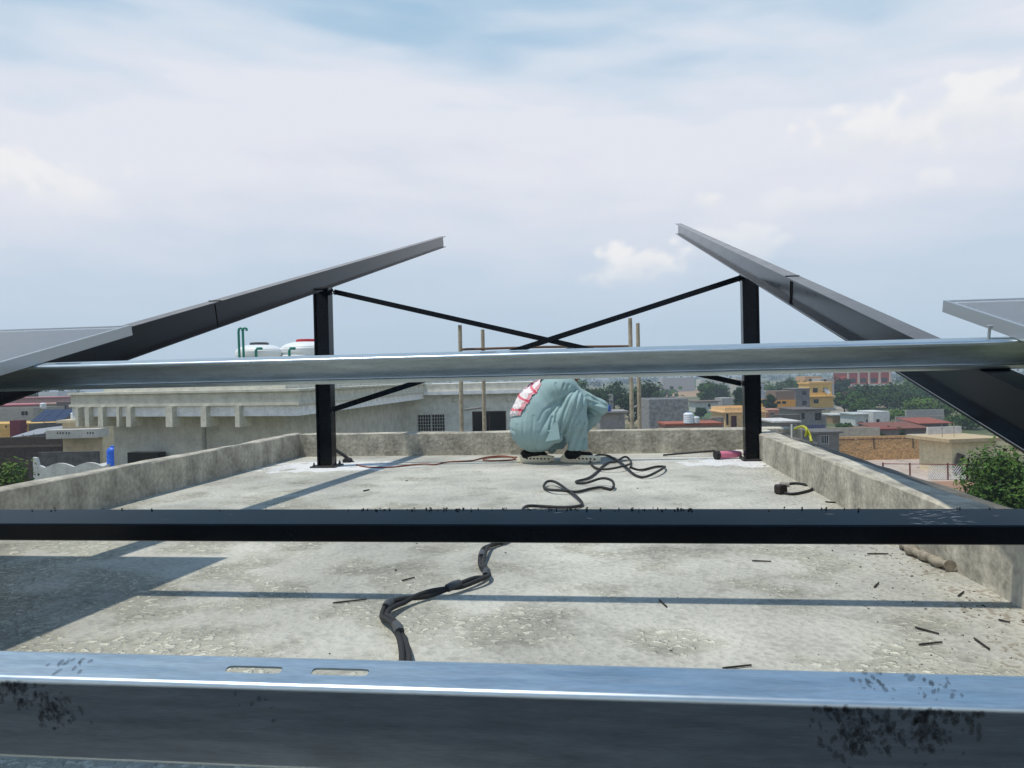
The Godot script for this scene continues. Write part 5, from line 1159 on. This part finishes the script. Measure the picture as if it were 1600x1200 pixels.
	for i in ns2 + 1:
		var f := float(i) / ns2; var row := []
		var c := J(lerpf(862, 838, f), lerpf(606, 645, f), 0.0)
		for j in nw + 1:
			var g := float(j) / nw
			var ph := lerpf(-0.9, 1.20 - 0.10 * f, g) + 0.07 * sn.get_noise_2d(f * 3.0, g * 1.5)
			var dir := Vector3(-cos(ph), 0, sin(ph)).rotated(Vector3.BACK, lerpf(-1.1, 0.06 + 0.10 * g, pow(f, 0.7)) * cos(ph))
			var p := c + Vector3(0, 0, -0.03) + dir * 0.45
			for s in 30:
				var d: float = field(p, tunic, 0.05)
				if d < 0.010: break
				p -= dir * d * 0.9
			var edge := smoothstep(0.0, 0.12, minf(g, 1.0 - g)) * smoothstep(0.0, 0.08, 1.0 - f)
			row.append(p + dir * (0.006 + edge * (0.010 + 0.016 * absf(sn.get_noise_2d(g * 5.0 + f * 1.5, f * 1.2)))))
		rows.append(row)
	var nr := func(i: int, j: int) -> Vector3:
		var a: Vector3 = rows[mini(i + 1, ns2)][j] - rows[maxi(i - 1, 0)][j]; var b: Vector3 = rows[i][mini(j + 1, nw)] - rows[i][maxi(j - 1, 0)]
		return b.cross(a).normalized()
	for i in ns2:
		for j in nw:
			var fi := float(i) / ns2 + 0.012 * sn.get_noise_2d(j * 0.35, 9.0); var band: bool = fmod(fi * 3.4 + 0.28, 1.0) < 0.20; var side: bool = j <= 2 or j >= nw - 2 or (j >= 13 and j <= 16)
			sm.col = Color(0.56, 0.05, 0.09) if band and side else (Color(0.66, 0.16, 0.20) if band else (Color(0.70, 0.34, 0.37) if side else Color(0.76, 0.71, 0.71)))
			sm.qn(rows[i][j], rows[i + 1][j], rows[i + 1][j + 1], rows[i][j + 1], nr.call(i, j), nr.call(i + 1, j), nr.call(i + 1, j + 1), nr.call(i, j + 1))
	part(n, "scarf", sm.mesh(true), MC.vc)
	# shoes: cream clogs with dark socks
	var cream := flat(Color(0.93, 0.89, 0.79), 0.7); var dark := flat(Color(0.07, 0.07, 0.08), 0.9)
	for q in [[G(873, 728).x, G(938, 728).x, -5.90, 0.12, anR], [G(803, 728).x, G(862, 728).x, -5.93, -0.1, anL]]:
		var x0: float = q[0] - PO.x; var x1: float = q[1] - PO.x; var zc: float = q[2] - PO.z; var L := x1 - x0
		var m := M.new(); var ks := 18; var rs := []
		var prof := func(f: float, lo: bool) -> Array:
			var w := 0.047 * pow(maxf(sin(PI * clampf(f * 0.94 + 0.03, 0, 1)), 0.0), 0.45) * (0.86 + 0.2 * f)
			var h := (0.050 + 0.014 * (1.0 - f)) if lo else 0.0
			return [w, h * lerpf(0.55, 1.0, smoothstep(0.0, 0.10, f)) * (1.0 if f < 0.8 else lerpf(1.0, 0.62, (f - 0.8) / 0.2)), 0.010 * smoothstep(0.8, 1.0, f) + 0.004 * smoothstep(0.12, 0.0, f)]
		for i in ks + 1:
			var f := float(i) / ks; var w: Array = prof.call(f, true); var ring := []
			for s in [[-0.90, 0.0], [-1.0, 0.25], [-0.97, 0.75], [-0.86, 1.0], [0.0, 1.06 if f > 0.45 else 0.95], [0.86, 1.0], [0.97, 0.75], [1.0, 0.25], [0.90, 0.0]]:
				ring.append(Vector3(x0 + L * f, 0.002 + w[2] + w[1] * s[1], zc + q[3] * L * (f - 0.5) + w[0] * s[0]))
			rs.append(ring)
		for i in ks:
			for s in 9: m.quad(rs[i][s], rs[i][(s + 1) % 9], rs[i + 1][(s + 1) % 9], rs[i + 1][s])
		for e in [0, ks]:
			for s in range(1, 8): m.tri(rs[e][0], rs[e][s], rs[e][s + 1])
		var sh := part(n, "shoe", m, cream)
		m = M.new()
		for i in 7:                                                 # ventilation holes showing the dark sock
			var f := 0.28 + 0.095 * i; var w: Array = prof.call(f, true)
			for side in [-1.0, 1.0]:
				var c := Vector3(x0 + L * f, 0.002 + w[1] * 0.55, zc + q[3] * L * (f - 0.5) + side * (w[0] * 0.985 + 0.001)); var k := 8
				for s in k: m.tri(c, c + Vector3(cos(TAU * s / k) * 0.0085, sin(TAU * s / k) * 0.0065, 0), c + Vector3(cos(TAU * (s + 1) / k) * 0.0085, sin(TAU * (s + 1) / k) * 0.0065, 0))
		part(sh, "vent_hole", m, dark)
		m = M.new(); nets(m, [[Vector3(x0 + L * 0.22, 0.06, zc - q[3] * L * 0.25), q[4], 0.036, 0.048], [Vector3(x0 + L * 0.25, 0.055, zc - q[3] * L * 0.22), Vector3(x0 + L * 0.72, 0.050, zc + q[3] * L * 0.2), 0.036, 0.030]], 0.009, 0.03)
		part(n, "sock", m, dark)
